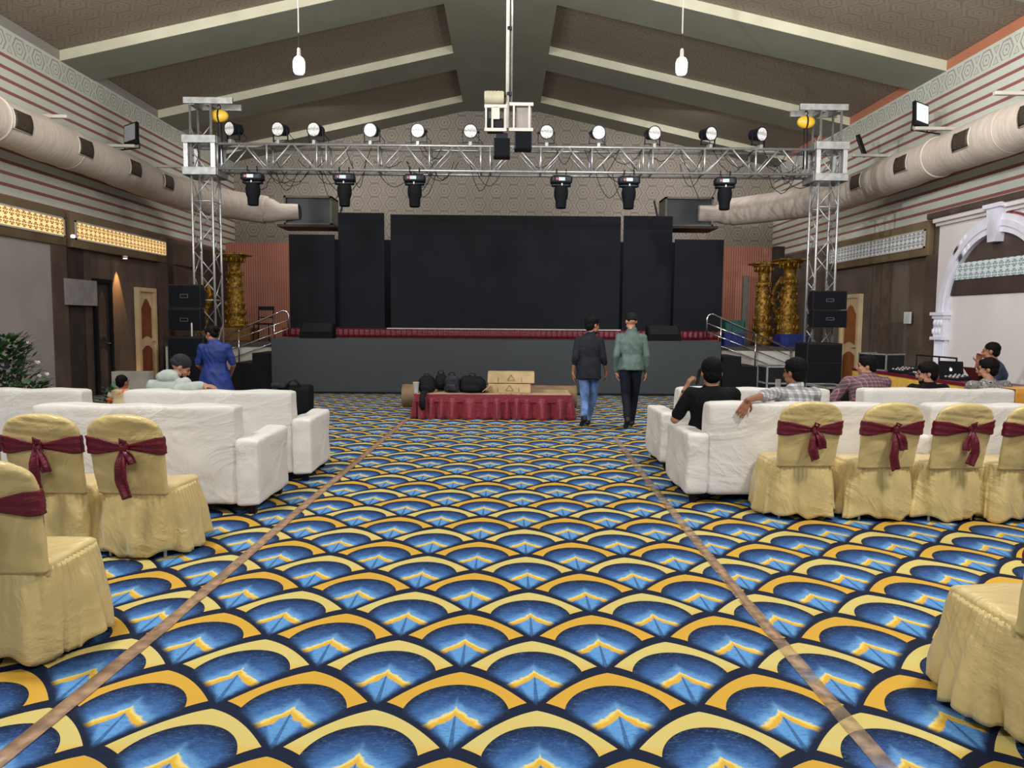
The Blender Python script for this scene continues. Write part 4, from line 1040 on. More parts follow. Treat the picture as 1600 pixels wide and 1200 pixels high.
# ------------------------------------------------------------------ covered banquet chairs
def ribbon(pts,widths,nrm=Vector((0,-1,0)),fold=.008,th=.004,seed=0):
    b=MB(); n_=len(pts)
    P_=[Vector(p) for p in pts]
    def f(u,v):
        t=u*(n_-1); i=min(int(t),n_-2); k=t-i
        c=P_[i].lerp(P_[i+1],k); w_=widths[i]*(1-k)+widths[i+1]*k
        d=(P_[i+1]-P_[i]).normalized(); sdx=d.cross(nrm).normalized()
        return c+sdx*(v-.5)*w_+nrm*(fold*math.sin(v*9+u*3+seed)+fold*.6*math.sin(u*8+seed))
    b.grid(f,n_*5,8); return b
def chair(x,y,rz,lab,seed,side=1,tail=(.36,.24)):
    o=thing('banquet_chair',lab,'chair',(x,y,0),rz,'satin covered banquet chairs')
    rnd=random.Random(seed)
    lean=lambda z: -.23-.10*max(0,(z-.45))/.53
    def hw_(z):
        if z<.80: return .236+.020*(z-.45)/.35
        k=min(1,(z-.80)/.178); return .256*max(0.02,(1-k**2.9))**(1/2.3)
    zs_=[.44+ (.978-.44)*i/44 for i in range(45)]
    b=MB(); rings=[]
    for z in zs_:
        ring=[]; w_=hw_(z); t=.034*min(1,(.985-z)/.03+.25)
        for k in range(48):
            a=2*PI*k/48; ca,sa=math.cos(a),math.sin(a); pw=3.2
            f=1/((abs(ca)**pw+abs(sa)**pw)**(1/pw))
            p=Vector((ca*f*w_,lean(z)+sa*f*t,z))
            nn=noise.noise(Vector((p.x*5,z*9+(.0 if z>.8 else p.x*3),seed*3.1)))*.010
            if z>.8: nn+=.008*noise.noise(Vector((p.x*3+seed,z*34+p.x*4,seed)))
            p.y+=nn*(1 if sa>0 else -1)
            ring.append(b.bm.verts.new(p))
        rings.append(ring)
    for i in range(44):
        for k in range(48): b.bm.faces.new((rings[i][k],rings[i][(k+1)%48],rings[i+1][(k+1)%48],rings[i+1][k]))
    b.bm.faces.new(rings[0]); b.bm.faces.new(rings[-1][::-1])
    b.build('back_cover','gold_cloth',o,True)
    MB().rbox((0,.005,.435),(.455,.47,.085),.035,14,.012,5,seed).build('seat_cover','gold_cloth',o,True)
    ph=rnd.uniform(0,6)
    def sk_(u,v):
        a=2*PI*u; ca,sa=math.cos(a),math.sin(a); pw=5.5
        f=1/((abs(ca)**pw+abs(sa)**pw)**(1/pw)); hx,hy=.232,.245
        p=Vector((ca*f*hx,sa*f*hy,0)); nr=Vector((ca,sa,0))
        k=(1-v)
        fold=.5*math.sin(a*5+ph)+.35*math.sin(a*11+ph*2)+.25*math.sin(a*17+ph*.7)+.5*noise.noise(Vector((ca*1.5,sa*1.5,v*2+seed)))
        near=(1 if sa<-.3 else 1.25)
        pl=.010*math.sin(a*46+ph)*max(0,v-.55)*2.2*(1 if abs(ca)>.6 or sa>0 else .25)
        p=p+nr*((.035+.03*(sa>-.5))*k**.8*near+.040*k**1.2*fold*(1.25 if sa>-.6 else .8)+.012*math.sin(PI*v)+pl)
        hem=.018+.016*(1+math.sin(a*4+ph*1.7))+.012*math.sin(a*9+ph)
        p.z=.452*v+hem*(1-v)
        if p.y<-.2: p.y-=0.0
        return p
    MB().grid(sk_,220,20,closed=True).build('skirt','gold_cloth',o,True,solid=.004)
    # seam roll
    # legs just visible
    for lx in (-.19,.19):
        for ly in (-.2,.2): MB().tube((lx,ly,0),(lx,ly,.42),.012).build('leg','alu',o)
    # sash
    zc_=.775+rnd.uniform(-.01,.01); kx=rnd.uniform(-.03,.03)
    def sf(u,v):
        a=2*PI*u; ca,sa=math.cos(a),math.sin(a); pw=3.2; f=1/((abs(ca)**pw+abs(sa)**pw)**(1/pw))
        x_=ca*f*(hw_(.78)+.006)
        hh=.056
        if sa<0: hh=.016+.042*min(1,abs(x_-kx)/.2)**1.1
        zz=zc_+(v-.5)*2*hh+(.0 if sa>0 else -.012*(1-abs(ca)))
        y_=lean(zz)+sa*f*.044+(-.006 if sa<0 else .004)+.004*math.sin(v*14+ca*3)
        return Vector((x_,y_,zz))
    sa_=MB().grid(sf,96,8,closed=True).build('sash','maroon',o,True,solid=.004)
    yb=lean(zc_)-.062
    kz=zc_-.012
    MB().rbox((kx,yb-.004,kz),(.05,.045,.07),.02,6,.012,20,seed).build('knot','maroon',sa_,True)
    t1,t2=tail
    ribbon([(kx+side*.01,yb-.01,kz-.01),(kx+side*.012,yb-.028,kz-t1*.3),(kx+side*.022,yb-.02,kz-t1*.65),(kx+side*(-.012),yb-.012,kz-t1)],[.035,.07,.085,.075],seed=seed).build('tail','maroon',sa_,True,solid=.004)
    ribbon([(kx-side*.01,yb-.012,kz-.01),(kx-side*.03,yb-.032,kz-t2*.35),(kx-side*.05,yb-.03,kz-t2*.7),(kx-side*.06,yb-.02,kz-t2)],[.03,.06,.07,.06],seed=seed+2).build('tail','maroon',sa_,True,solid=.004)
    MB().path([(kx,yb-.02,kz+.01),(kx-side*.02,yb-.035,kz+.045),(kx+side*.01,yb-.03,kz+.06),(kx+side*.015,yb-.02,kz+.02)],[.012,.016,.014,.01],8,.5).build('bow_loop','maroon',sa_,True)
    return o
chair(-2.43,5.27,R(-5),'gold covered chair at the aisle end of the left row, maroon sash',11,-1,(.33,.10))
chair(-2.99,5.28,R(-2),'gold covered chair second from the aisle in the left row',12,-1,(.36,.16))
chair(-3.54,5.28,R(0),'gold covered chair cut by the left picture edge in the far row',13,1,(.3,.2))
chair(-2.31,3.68,R(0),'nearest gold covered chair at the lower left picture edge',14,1,(.3,.2))
chair(2.45,6.38,R(2),'gold covered chair at the aisle end of the right row',15,-1,(.24,.15))
chair(3.07,6.34,R(6),'gold covered chair second from the aisle in the right row',16,-1,(.32,.16))
chair(3.62,6.32,R(8),'gold covered chair third from the aisle in the right row',17,1,(.28,.16))
chair(4.17,6.30,R(8),'gold covered chair at the right picture edge in the right row',18,1,(.36,.2))
chair(2.17,3.02,R(1),'nearest gold covered chair at the lower right corner, seat pleats visible',19,1,(.3,.2))
# ------------------------------------------------------------------ flowers
def plant(x,y,z0,h,rad,lab,seed,nf,nl=420,name='flower_arrangement'):
    rnd=random.Random(seed); o=thing(name,lab,'flowers',(x,y,z0))
    MB().lathe([(.14,0),(.17,.25),(.15,.35),(.17,.38)],seg=20).build('stand_vase',M('vase_grey',(90,86,84),.5),o,ang=40)
    b=MB(); bp=MB()
    for i in range(nl):
        u=rnd.random()**.8; a=rnd.uniform(0,2*PI); rr=rad*(.25+.75*rnd.random())*(1-.55*abs(u-.45)*1.3)
        c=Vector((math.cos(a)*rr,math.sin(a)*rr,.3+(h-.3)*u)); d=Vector((math.cos(a),math.sin(a),rnd.uniform(-.3,1.1))).normalized()
        s=d.cross(Vector((0,0,1))).normalized(); L=rnd.uniform(.06,.13); w_=L*.28
        t=bp if rnd.random()<.22 else b
        vs=[t.bm.verts.new(q) for q in (c,c+d*L*.5+s*w_,c+d*L,c+d*L*.5-s*w_)]; t.bm.faces.new(vs)
    for k in range(14):
        a=rnd.uniform(0,2*PI); rr=rad*rnd.uniform(.4,1.0); b.tube((0,0,.3),(math.cos(a)*rr,math.sin(a)*rr,h*rnd.uniform(.5,.95)),.006,5)
    f_=b.build('foliage','leaf',o); f_['kind']='stuff'; g_=bp.build('purple_sprigs','leafpurple',o); g_['kind']='stuff'
    for i in range(nf):
        a=rnd.uniform(0,2*PI); rr=rad*rnd.uniform(.75,1.1); z=.35+(h-.45)*rnd.random(); 
        fl=MB(); c=Vector((math.cos(a)*rr,math.sin(a)*rr-.03,z)); s=rnd.uniform(.022,.042)
        for k in range(6):
            t=2*PI*k/6; fl.ell((c.x+s*.7*math.cos(t),c.y+s*.2*math.sin(t*2),c.z+s*.5*math.sin(t)),(s*.6,s*.5,s*.4),sub=1)
        fl.ell(c,(s*.5,s*.6,s*.4),sub=1); fl.build('flower','petal',o,True)
q=P(12,560,9.8); plant(q.x,9.8,0,1.36,.40,'tall bouquet of green leaves with small pale flowers at the left edge',3,18,1100)
q=P(50,600,9.4); plant(q.x+.15,9.2,0,.82,.30,'low spray of white and pink flowers right of the tall bouquet',8,14,420)
q=P(160,620,9.3); plant(q.x,9.6,0,.74,.12,'small bright green plant beside the child',9,0,160,'potted_plant')
# ================================================================== PEOPLE
def remesh(mb,name,mat,parent,vox=.008,it=4,wr=0,wsc=12,seed=0,keep=None):
    bmesh.ops.recalc_face_normals(mb.bm,faces=mb.bm.faces)
    me=bpy.data.meshes.new(name+'_src'); mb.bm.to_mesh(me); mb.bm.free()
    t=bpy.data.objects.new('tmp',me); COL.objects.link(t)
    md=t.modifiers.new('r','REMESH'); md.mode='VOXEL'; md.voxel_size=vox; md.use_smooth_shade=True
    ms=t.modifiers.new('s','SMOOTH'); ms.factor=.5; ms.iterations=it
    dg=bpy.context.evaluated_depsgraph_get(); dg.update()
    out=bpy.data.meshes.new_from_object(t.evaluated_get(dg)); out.name=name
    bpy.data.objects.remove(t); bpy.data.meshes.remove(me)
    if wr:
        ns=[v.normal.copy() for v in out.vertices]
        for v,n_ in zip(out.vertices,ns):
            c=v.co; q=Vector((c.x*wsc,c.y*wsc,c.z*wsc*.8+c.x*wsc*.6+seed))
            a=1-2*abs(noise.noise(q)); v.co=c+n_*wr*(a-.5)
    out.materials.clear(); out.materials.append(MT[mat] if isinstance(mat,str) else mat); out.shade_smooth()
    o=bpy.data.objects.new(name,out); COL.objects.link(o); o.parent=parent; return o
def hand(b,wr,d,palm,side,curl=.4,spread=.9,s=1.0):
    # wr wrist, d direction of fingers, palm = palm normal direction, side=+1/-1 (thumb side sign)
    wr=Vector(wr); d=Vector(d).normalized(); palm=Vector(palm); palm=(palm-d*palm.dot(d)).normalized(); x=d.cross(palm).normalized()*side
    for k in range(4):
        u=(-1.5+k)*.02*s; b.cap(wr+x*u*.6+d*.012,wr+x*u+d*.085*s,.016*s,.0125*s,8)
    Ls=[.062,.072,.080,.072]
    for k in range(4):
        u=(-1.5+k)*.0215*s; base=wr+x*u+d*.088*s; c=curl*(1+.15*(3-k))
        d1=(d*math.cos(c*.7)+palm*math.sin(c*.7)+x*(k-1.5)*.06*spread).normalized(); p1=base+d1*Ls[k]*.5*s
        d2=(d*math.cos(c*1.9)+palm*math.sin(c*1.9)+x*(k-1.5)*.03).normalized(); p2=p1+d2*Ls[k]*.5*s
        b.cap(base-d*.01,p1,.0098*s,.009*s,8); b.cap(p1,p2,.009*s,.0078*s,8)
    tb=wr+x*.03*s+d*.022*s; t1=tb+(x*.75+d*.62+palm*.25).normalized()*.042*s; t2=t1+(d*.85+x*.25+palm*.4).normalized()*.034*s
    b.cap(wr+d*.015,tb,.016*s,.014*s,8); b.cap(tb,t1,.013*s,.0105*s,8); b.cap(t1,t2,.0105*s,.009*s,8)
def frame(fwd,up):
    f=Vector(fwd).normalized(); u=Vector(up); u=(u-f*u.dot(f)).normalized(); r=f.cross(u)
    return Matrix((r,f,u)).transposed().to_4x4()
def head_mb(b,H,fr,k=1.0):
    m=Matrix.Translation(H)@fr@Matrix.Scale(k,4)
    b.ell((0,-.012,.028),(.075,.094,.088),m); b.ell((0,.022,-.03),(.062,.068,.08),m)
    b.ell((0,.058,-.092),(.028,.024,.02),m,2); b.ell((0,.066,.022),(.05,.024,.016),m,2)
    for s in (-1,1):
        b.ell((s*.078,-.012,-.008),(.011,.020,.032),m,2); b.ell((s*.035,.066,-.03),(.022,.02,.02),m,2); b.ell((s*.052,.02,-.07),(.016,.035,.025),m,2)
    b.ell((0,.098,-.012),(.010,.014,.024),m,2); b.ell((0,.104,-.032),(.017,.014,.011),m,2)
    b.ell((0,.088,-.060),(.024,.010,.006),m,2); b.ell((0,.085,-.071),(.021,.010,.007),m,2)
    return m
def person(lab,loc,rz,J,skin='skin',top='',top_wr=.006,pants='',hair='hair',hairstyle='short',sleeve=.5,untuck=.0,k=1.0,beard=False,vox=.0085,shoe='black',glasses=False,dress=False,build=1.0,topvox=None,tuck_z=None):
    o=thing('person',lab,'person',loc,rz)
    V=lambda n_: Vector(J[n_])
    SL_,SR_=V('sL'),V('sR'); EL,ER=V('eL'),V('eR'); WL,WR=V('wL'),V('wR')
    pel=V('pel'); ch=V('ch'); nk=V('nk'); H=V('H'); xd=(SR_-SL_).normalized(); hipd=(V('hR')-V('hL')).normalized()
    w=build
    fr=frame(J.get('face',(0,1,0)),J.get('up',(0,0,1)))
    mid=pel.lerp(ch,.5)
    body=MB()
    secs=[(pel-(mid-pel).normalized()*.06,.12*w,.085*w),(pel,.155*w,.105*w),(pel.lerp(ch,.35),.135*w,.095*w),(pel.lerp(ch,.7),.15*w,.105*w),(ch,.165*w,.105*w),(ch.lerp(nk,.5),.115*w,.075*w),(ch.lerp(nk,.8),.07*w,.06*w),(nk,.052,.05)]
    body.loft(secs,xd)
    body.cap(nk-(nk-ch).normalized()*.03,H+(H-nk)*0+Vector((0,0,-.03)),.056*k,.05*k)
    m=head_mb(body,H,fr,k)
    for s_,e_,w_ in ((SL_,EL,WL),(SR_,ER,WR)):
        dn_=Vector((0,0,-.02)); body.cap(ch.lerp(nk,.2).lerp(s_,.5)+dn_,s_+dn_,.045*w,.042*w); body.cap(s_+dn_,e_,.042*w,.038*w); body.cap(e_,w_,.037*w,.025*w)
        body.cap(w_+(e_-w_)*.1,w_+(w_-e_).normalized()*.02,.026,.024,10)
    hand(body,WL,J.get('dL',tuple(WL-EL)),J.get('pL',(1,0,0)),J.get('thL',1),J.get('cL',.4),s=k*.95)
    hand(body,WR,J.get('dR',tuple(WR-ER)),J.get('pR',(-1,0,0)),J.get('thR',-1),J.get('cR',.4),s=k*.95)
    for sd in 'LR':
        h,kn,an=V('h'+sd),V('k'+sd),V('a'+sd); t=V('t'+sd)
        body.cap(h,kn,.075*w,.052*w); body.cap(kn,an,.05*w,.035*w); body.cap(an,t,.034,.028)
    remesh(body,'body',skin,o,vox,3)
    # top garment
    g=MB(); zlow=pel-(mid-pel).normalized()*untuck
    gw=w*1.0
    s2=[(zlow-(mid-pel).normalized()*.02,.186*gw,.15*gw),(pel.lerp(ch,.12),.182*gw,.142*gw),(pel.lerp(ch,.45),.155*gw,.115*gw),(pel.lerp(ch,.75),.172*gw,.122*gw),(ch,.186*gw,.122*gw),(ch.lerp(nk,.5),.158*gw,.105*gw),(ch.lerp(nk,.8),.10*gw,.082*gw),(nk+(nk-ch).normalized()*.012,.068,.062)]
    g.loft(s2,xd)
    for s_,e_,w_ in ((SL_,EL,WL),(SR_,ER,WR)):
        g.cap(nk.lerp(s_,.3)+Vector((0,0,-.078)),s_+Vector((0,0,-.006)),.078*w,.064*w)
        if sleeve<=1: g.cap(s_,s_.lerp(e_,sleeve),.060*w,(.054 if sleeve>.7 else .060)*w)
        else:
            g.cap(s_,e_,.060*w,.052*w); g.cap(e_,e_.lerp(w_,sleeve-1),.054*w,.045*w if sleeve>1.6 else .05*w)
    if J.get('hood'):
        g.ell(nk+Vector((0,-.06,.02)),(.12,.08,.07),None,2); g.ell(nk+Vector((0,-.03,.04)),(.10,.09,.05),None,2)
    if J.get('collar'): g.cap(nk-Vector((.02,0,.03)),nk+Vector((.02,0,.012)),.07,.062)
    if dress:
        zz_=pel.z; g.loft([(pel.lerp(ch,.25),.165*w,.13*w),(pel,.20*w,.17*w),(Vector((pel.x,pel.y,zz_*.7)),.26*w,.22*w),(Vector((pel.x,pel.y,zz_*.45)),.31*w,.27*w),(Vector((pel.x,pel.y,zz_*.25)),.34*w,.29*w)],xd,24,2)
    remesh(g,'dress' if dress else J.get('topname','shirt'),top,o,topvox or vox,9,top_wr,9,sum(map(ord,lab))%17)
    # trousers
    if pants:
        g=MB(); g.loft([(pel-(mid-pel).normalized()*.07,.15*w,.11*w),(pel,.168*w,.122*w),(pel.lerp(ch,.2),.15*w,.112*w)],hipd)
        for sd in 'LR':
            h,kn,an=V('h'+sd),V('k'+sd),V('a'+sd)
            g.cap(pel.lerp(h,.8),h.lerp(kn,.25),.09*w,.086*w); g.cap(h,kn,.088*w,.064*w); g.cap(kn,kn.lerp(an,.93),.063*w,.05*w)
        remesh(g,'trousers',pants,o,vox,3,.007,8,3)
    for sd in 'LR':
        an,t=V('a'+sd),V('t'+sd); d=(t-an); dn=Vector((d.x,d.y,0)); dn=dn.normalized() if dn.length>.02 else Vector((0,1,0))
        g=MB(); ax=(t-an).normalized()
        g.cap(an-dn*.03-Vector((0,0,.035)),t+ax*.0,.044,.038,10); g.cap(an+Vector((0,0,-.005)),an-dn*.02-Vector((0,0,.03)),.046,.045,10)
        remesh(g,'shoe',shoe,o,.01,2)
    # hair
    g=MB(); Lh=m
    if hairstyle=='short':
        g.ell((0,-.022,.042),(.083,.096,.086),Lh); g.ell((0,-.055,-.01),(.070,.052,.065),Lh)
    elif hairstyle=='thick':
        g.ell((0,-.022,.046),(.090,.102,.094),Lh); g.ell((0,-.055,-.012),(.078,.058,.074),Lh); g.ell((0,.045,.088),(.055,.04,.03),Lh,2)
    elif hairstyle=='bun':
        g.ell((0,-.02,.036),(.083,.098,.086),Lh); g.ell((0,-.055,-.02),(.072,.052,.068),Lh); g.ell((0,-.125,.02),(.05,.045,.05),Lh,2)
    elif hairstyle in('cap','beanie'):
        g.ell((0,-.045,.02),(.072,.056,.045),Lh)
    remesh(g,'hair',hair,o,.007,2,.005,38,1)
    if hairstyle=='cap':
        g=MB(); g.ell((0,-.016,.058),(.085,.103,.075),Lh); g.ell((0,-.02,.03),(.086,.104,.032),Lh)
        if J.get('visor',1): g.ell((0,.12,.035),(.062,.06,.012),Lh,2)
        remesh(g,'cap','capblack',o,.007,3)
    if hairstyle=='beanie':
        g=MB(); g.ell((0,-.02,.048),(.086,.102,.086),Lh); g.ell((0,-.03,.015),(.086,.10,.045),Lh); remesh(g,'beanie','beanie',o,.007,3)
    if beard:
        g=MB(); g.ell((0,.03,-.082),(.055,.055,.032),Lh,2); g.ell((0,.062,-.09),(.036,.028,.028),Lh,2)
        for s in (-1,1): g.ell((s*.054,.03,-.066),(.009,.026,.024),Lh,2)
        g.ell((0,.094,-.048),(.024,.008,.006),Lh,1)
        remesh(g,'beard',hair,o,.006,1,.003,40,1)
    for s in (-1,1):
        MB().ell((s*.031,.082,.002),(.012,.008,.007),Lh,2).build('eye','eye',o,True)
        MB().ell((s*.031,.090,.024),(.02,.007,.004),Lh,2).build('eyebrow',hair,o,True)
    if glasses:
        g=MB()
        for s in (-1,1):
            pts=[m@Vector((s*.033+.025*math.cos(t),.108,.0+.02*math.sin(t))) for t in [2*PI*i/14 for i in range(15)]]; g.path(pts,.0022,5)
            g.tube(m@Vector((s*.058,.106,.004)),m@Vector((s*.08,-.01,.006)),.002,5)
        g.tube(m@Vector((-.008,.11,.0)),m@Vector((.008,.11,.0)),.002,5); g.build('glasses','chrome',o,True)
    return o
MT['capblack']=M('cap_black',(14,14,17),.8,0,.1,20,spec=.25); MT['beanie']=M('beanie_charcoal',(30,30,36),.85,0,.15,30,.5,80,.004)
MT['shirtdark']=M('charcoal_shirt',(24,27,36),.8,0,.15,30,.3,20,.006,spec=.25); MT['jeans']=M('blue_denim',(88,116,164),.8,0,.30,6,.3,60,.003)
MT['jacket']=M('sage_green_jacket',(72,90,84),.6,0,.10,5,.5,9,.012); MT['navy']=M('navy_trousers',(10,13,28),.8,0,.1,8,spec=.25)
MT['tee']=M('black_tee',(13,13,16),.85,0,.12,10,spec=.2); MT['hoodie']=M('pale_grey_hoodie',(176,184,178),.85,0,.05,8,.4,10,.01)
MT['bluedress']=M('royal_blue_dress',(14,44,120),.65,0,.18,7,.4,12,.01); MT['navyshirt']=M('navy_shirt',(26,38,66),.7,0,.1,8)
def plaid(name,base,c1,c2,s=.055,th=.5):
    m,nt,b=newmat(name); co=objcoord(nt); sp=nt.nodes.new('ShaderNodeSeparateXYZ'); nt.links.new(co,sp.inputs[0]); x,y,z=[X(nt,sp.outputs[i]) for i in range(3)]
    a=((x+y*.6)/s).frac().lt(th); d=((z+y*.3)/s).frac().lt(th)
    c=mixc(nt,a*.55,base,c1); c=mixc(nt,d*.55,c,c1)
    l=(((x+y*.6)/s+.2).frac().lt(.09)).max(((z+y*.3)/s+.3).frac().lt(.09)); c=mixc(nt,l*.8,c,c2)
    nt.links.new(c,b.inputs['Base Color']); b.inputs['Roughness'].default_value=.75; return m
MT['plaidgrey']=plaid('grey_white_plaid',srgb(206,206,208),srgb(92,92,98),srgb(150,150,155),.085)
MT['plaidred']=plaid('red_grey_plaid',srgb(104,84,92),srgb(70,60,72),srgb(196,120,124),.045)
def scroll_mat():
    m,nt,b=newmat('scroll_print'); n_=noise_x(nt,14,1,objcoord(nt),2.5); k=((n_*9).frac()-.5).abs().lt(.17)
    nt.links.new(mixc(nt,k,srgb(30,30,34),srgb(196,192,188)),b.inputs['Base Color']); b.inputs['Roughness'].default_value=.6; return m
MT['scroll']=scroll_mat()
m,nt,b=newmat('orange_print_dress'); n_=noise_x(nt,9,3,objcoord(nt)); nt.links.new(mixc(nt,n_.step(.45,.55),srgb(222,104,50),srgb(206,190,150)),b.inputs['Base Color']); MT['orangeprint']=m
def stand(x0=0,**kw):
    J=dict(pel=(0,0,.92),ch=(0,-.0,1.26),nk=(0,.0,1.44),H=(0,.02,1.565),sL=(-.185,0,1.36),sR=(.185,0,1.36),eL=(-.235,-.03,1.08),eR=(.235,-.03,1.08),wL=(-.25,.03,.83),wR=(.25,.03,.83),
      hL=(-.09,0,.88),hR=(.09,0,.88),kL=(-.09,.03,.48),kR=(.09,.03,.48),aL=(-.09,0,.085),aR=(.09,0,.085),tL=(-.1,.15,.04),tR=(.1,.15,.04))
    J.update(kw); return J
# NOTE: thumb sign keys share no name with toes
def fixJ(J):
    return J
g1=G(918,668)
# walking man in dark shirt
J=stand(pel=(-.01,0,.93),ch=(-.01,.02,1.23),nk=(.02,.03,1.41),H=(.045,.05,1.545),face=(.8,.55,-.08),
  sL=(-.165,.02,1.318),sR=(.155,.02,1.318),eL=(-.215,-.06,1.07),eR=(.205,.0,1.07),wL=(-.235,.02,.84),wR=(.265,.10,.85),
  hL=(-.09,0,.88),hR=(.09,0,.88),kL=(-.06,-.03,.47),kR=(.08,.12,.47),aL=(-.10,-.30,.21),aR=(.01,.2,.10),tL=(-.12,-.22,.09),tR=(.02,.36,.045),
  dL=(.05,.05,-1),dR=(.05,.1,-1),collar=1)
person('man walking to the stage in a dark shirt and light blue jeans',(g1.x,g1.y-.1,0),0,J,'skin','shirtdark',.008,'jeans','hair','thick',1.35,.17,1.12,True,.0085,'black')
g2=G(982,669)
J=stand(pel=(.0,0,.96),ch=(0,.02,1.28),nk=(.005,.03,1.46),H=(.0,.05,1.605),face=(-.12,1,-.05),
  sL=(-.17,.02,1.365),sR=(.17,.02,1.365),eL=(-.225,-.05,1.10),eR=(.225,-.02,1.10),wL=(-.215,.02,.86),wR=(.235,.05,.86),
  hL=(-.09,0,.90),hR=(.09,0,.90),kL=(-.07,-.03,.49),kR=(.08,.12,.49),aL=(-.09,-.32,.20),aR=(.06,.2,.10),tL=(-.10,-.25,.07),tR=(.08,.36,.045),
  dL=(.15,.05,-1),dR=(-.05,.05,-1),collar=1,topname='jacket',visor=1)
person('man walking to the stage in a sage green jacket and black cap',(g2.x,g2.y-.1,0),0,J,'skin2','jacket',.012,'navy','hair','cap',1.92,.06,1.0,False,.0085,'black',build=1.02)
# woman in the blue dress
q=P(336,560,10.6)
J=stand(pel=(0,0,.86),ch=(0,-.01,1.14),nk=(-.02,.02,1.29),H=(-.065,.06,1.385),face=(-.85,.35,-.45),up=(-.25,.1,1),
  sL=(-.17,0,1.2),sR=(.17,0,1.2),eL=(-.235,.02,.96),eR=(.24,.02,.96),wL=(-.16,.2,.82),wR=(.14,.2,.80),
  hL=(-.09,0,.82),hR=(.09,0,.82),kL=(-.09,.02,.44),kR=(.09,.02,.44),aL=(-.09,0,.085),aR=(.09,0,.085),tL=(-.1,.13,.04),tR=(.1,.13,.04))
person('woman in a royal blue gathered dress standing by the left speakers, looking down',(q.x,10.6,0),R(4),J,'skin','bluedress',.010,'','hair','bun',.85,0,.93,dress=True,build=.95)
def sit(**kw):
    # origin on the floor under the hips, seat top about .43, facing +Y
    J=dict(pel=(0,.0,.53),ch=(0,-.08,.86),nk=(0,-.08,1.03),H=(0,-.06,1.15),sL=(-.19,-.08,.95),sR=(.19,-.08,.95),eL=(-.24,.0,.68),eR=(.24,.0,.68),wL=(-.15,.24,.62),wR=(.15,.24,.62),
      hL=(-.1,.02,.52),hR=(.1,.02,.52),kL=(-.14,.45,.50),kR=(.14,.45,.50),aL=(-.14,.50,.09),aR=(.14,.50,.09),tL=(-.15,.64,.045),tR=(.15,.64,.045),pL=(0,0,-1),pR=(0,0,-1))
    J.update(kw); return J
# black tee on phone
J=sit(H=(-.0,-.06,1.125),nk=(.0,-.09,1.0),face=(.12,1,-.05),sL=(-.19,-.06,.93),sR=(.205,-.08,.93),eL=(-.325,-.02,.68),wL=(-.215,.04,.965),dL=(.35,-.1,.9),pL=(1,.05,-.1),cL=.75,
   eR=(.27,.05,.68),wR=(.18,.3,.62))
q=P(1117,583,7.05)
pb=person('seated man in a black T-shirt holding a phone to his ear',(q.x,7.22,0),R(0),J,'skin2','tee',.006,'navy','hair','thick',.8,0,1.12,build=1.14)
ph=MB().box((0,0,0),(.012,.075,.15),Matrix.Rotation(R(14),3,'Y')@Matrix.Rotation(R(-20),3,'X'),.003).build('phone','black'); ph.location=(q.x-.115,7.22-.03,1.09); tag(ph,'black phone held against the seated man\'s ear','phone')
wt=MB().lathe([(.033,-.014),(.036,0),(.033,.014)],seg=18,rot=Vector((.25,.1,.95)).to_track_quat('Z','Y').to_matrix()).build('wristwatch',M('watch_grey',(90,84,80),.3,.6)); wt.location=(q.x-.225,7.22+.03,.935); tag(wt,'metal wristwatch on the wrist holding the phone','watch')
# grey plaid man, arm over the back of the sofa
J=sit(H=(.0,-.05,1.135),nk=(.0,-.08,1.0),face=(-.55,.85,-.02),sL=(-.18,-.14,.95),sR=(.19,-.06,.94),eL=(-.38,-.36,.945),wL=(-.60,-.60,.93),dL=(-.5,-.10,-.85),pL=(0,1,-.1),cL=.12,eR=(.25,.08,.68),wR=(.15,.3,.62),collar=1)
q=P(1249,583,7.05)
person('seated man in a grey and white plaid shirt, arm along the sofa back',(q.x,7.22,0),0,J,'skin','plaidgrey',.007,'navy','hair','thick',1.15,0,1.06,vox=.006,build=1.05)
# red plaid
J=sit(H=(-.0,-.02,1.11),face=(-.9,.45,0),sL=(-.21,-.02,.93),sR=(.21,-.06,.93),eL=(-.33,.08,.72))
q=P(1354,575,8.75)
person('seated man in a reddish plaid shirt looking left on the rear sofa',(q.x,8.78,0),R(3),J,'skin2','plaidred',.006,'navy','hair','thick',1.4,0,.98,build=1.12)
J=sit(H=(-.01,-.04,1.03),nk=(0,-.07,.93),ch=(0,-.05,.76),sL=(-.19,-.06,.86),sR=(.19,-.06,.86),face=(-.9,.42,-.12))
q=P(1450,588,8.75)
person('seated man in a black shirt and glasses, low on the rear sofa',(q.x,8.8,0),R(3),J,'skin2','tee',.006,'navy','hair','thick',.8,0,1.05,True,glasses=True)
J=sit(H=(.0,-.02,1.085),face=(-.8,.55,-.05),nk=(0,-.06,.965),ch=(0,-.05,.80),sL=(-.2,-.06,.90),sR=(.2,-.06,.90))
q=P(1552,579,8.65)
person('seated man in a black and white scroll print shirt at the right edge',(q.x,8.78,0),R(2),J,'skin2','scroll',.006,'navy','hair','thick',.9,0,1.0,True,glasses=True,build=1.08)
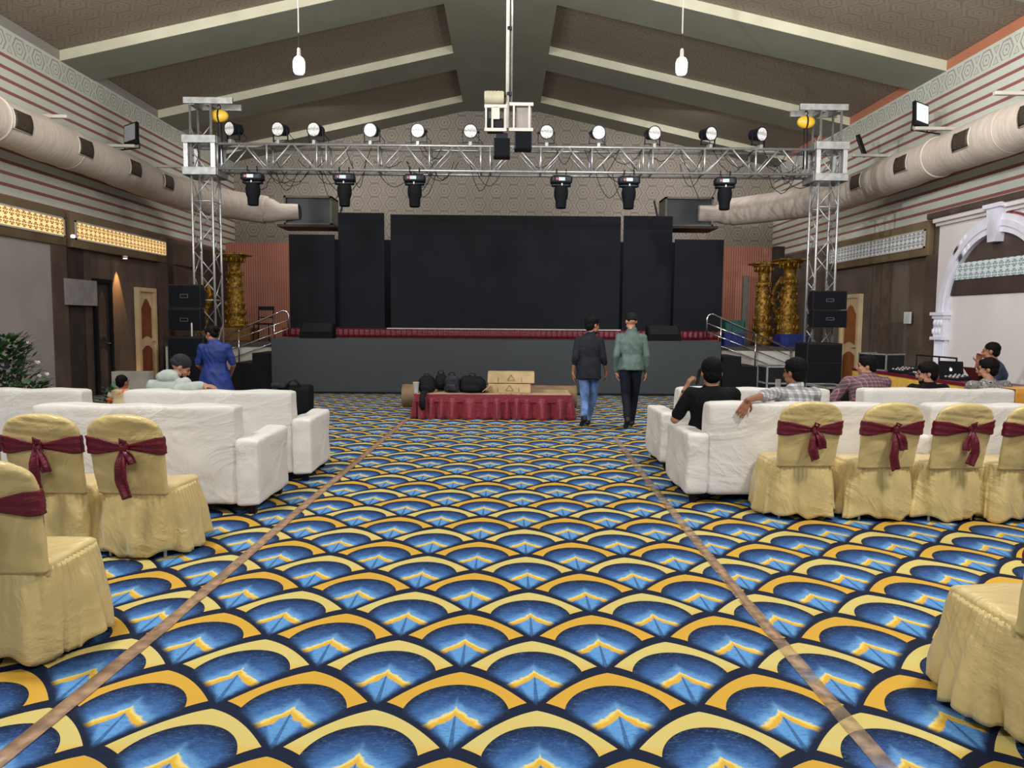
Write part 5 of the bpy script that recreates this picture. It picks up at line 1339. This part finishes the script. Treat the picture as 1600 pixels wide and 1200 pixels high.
# hoodie man leaning back over the left sofa, turned right
J=sit(H=(.03,-.0,1.09),nk=(-.05,-.08,.98),ch=(-.06,-.10,.84),face=(.72,.35,-.5),up=(.35,.15,1),sL=(-.22,-.10,.90),sR=(.12,-.13,.93),eR=(.155,-.375,.88),wR=(.40,-.37,.93),dR=(1,.05,-.12),pR=(0,.2,-1),cR=.3,eL=(-.26,.05,.68),wL=(-.15,.24,.6),hood=1)
q=P(286,585,8.05)
person('seated man in a pale grey hoodie leaning his arm over the left sofa',(q.x-.05,8.05,0),R(0),J,'skin2','hoodie',.009,'navy','hair','beanie',1.9,0,1.0,True,build=1.14)
# operator behind the tables
J=sit(H=(.0,.02,1.20),nk=(0,-.03,1.05),face=(.2,1,-.05),eR=(.2,.2,.78),wR=(.06,.17,1.03),dR=(-.3,-.1,.9),pR=(-1,0,0),pel=(0,0,.56),hL=(-.1,.02,.55),hR=(.1,.02,.55))
ob=person('man in a navy shirt behind the laptops resting his chin on a hand',(7.22,11.28,0),R(62),J,'skin','navyshirt',.006,'navy','hair','short',.9,0,1.12,build=1.12)
ch=thing('plain_stool','dark stool under the man behind the laptops','stool',(7.23,11.27,0)); MB().lathe([(.17,.40),(.18,.42),(.18,.45),(.16,.46)],seg=20).build('seat','black',ch)
for k in range(4):
    a=PI/4+k*PI/2; MB().tube((.17*math.cos(a),.17*math.sin(a),0),(.12*math.cos(a),.12*math.sin(a),.41),.013).build('leg','darkmetal',ch)
# child in orange
q=P(190,605,9.5)
J=stand(); sc=.56
J={n_:(tuple(v*sc for v in p) if n_ not in('face','up','hood','collar') else p) for n_,p in J.items()}
J['H']=(0.01,.01,.80); J['nk']=(0,0,.715); J['face']=(.3,1,0)
J['sL']=(-.13,0,.66); J['sR']=(.13,0,.66); J['eL']=(-.17,0,.53); J['eR']=(.17,0,.53); J['wL']=(-.15,.1,.43); J['wR']=(.15,.1,.43)
person('small child in an orange print dress standing between the left sofas',(q.x,9.5,0),0,J,'skin','orangeprint',.003,'','hair','short',.5,0,.78,dress=True,build=.66)
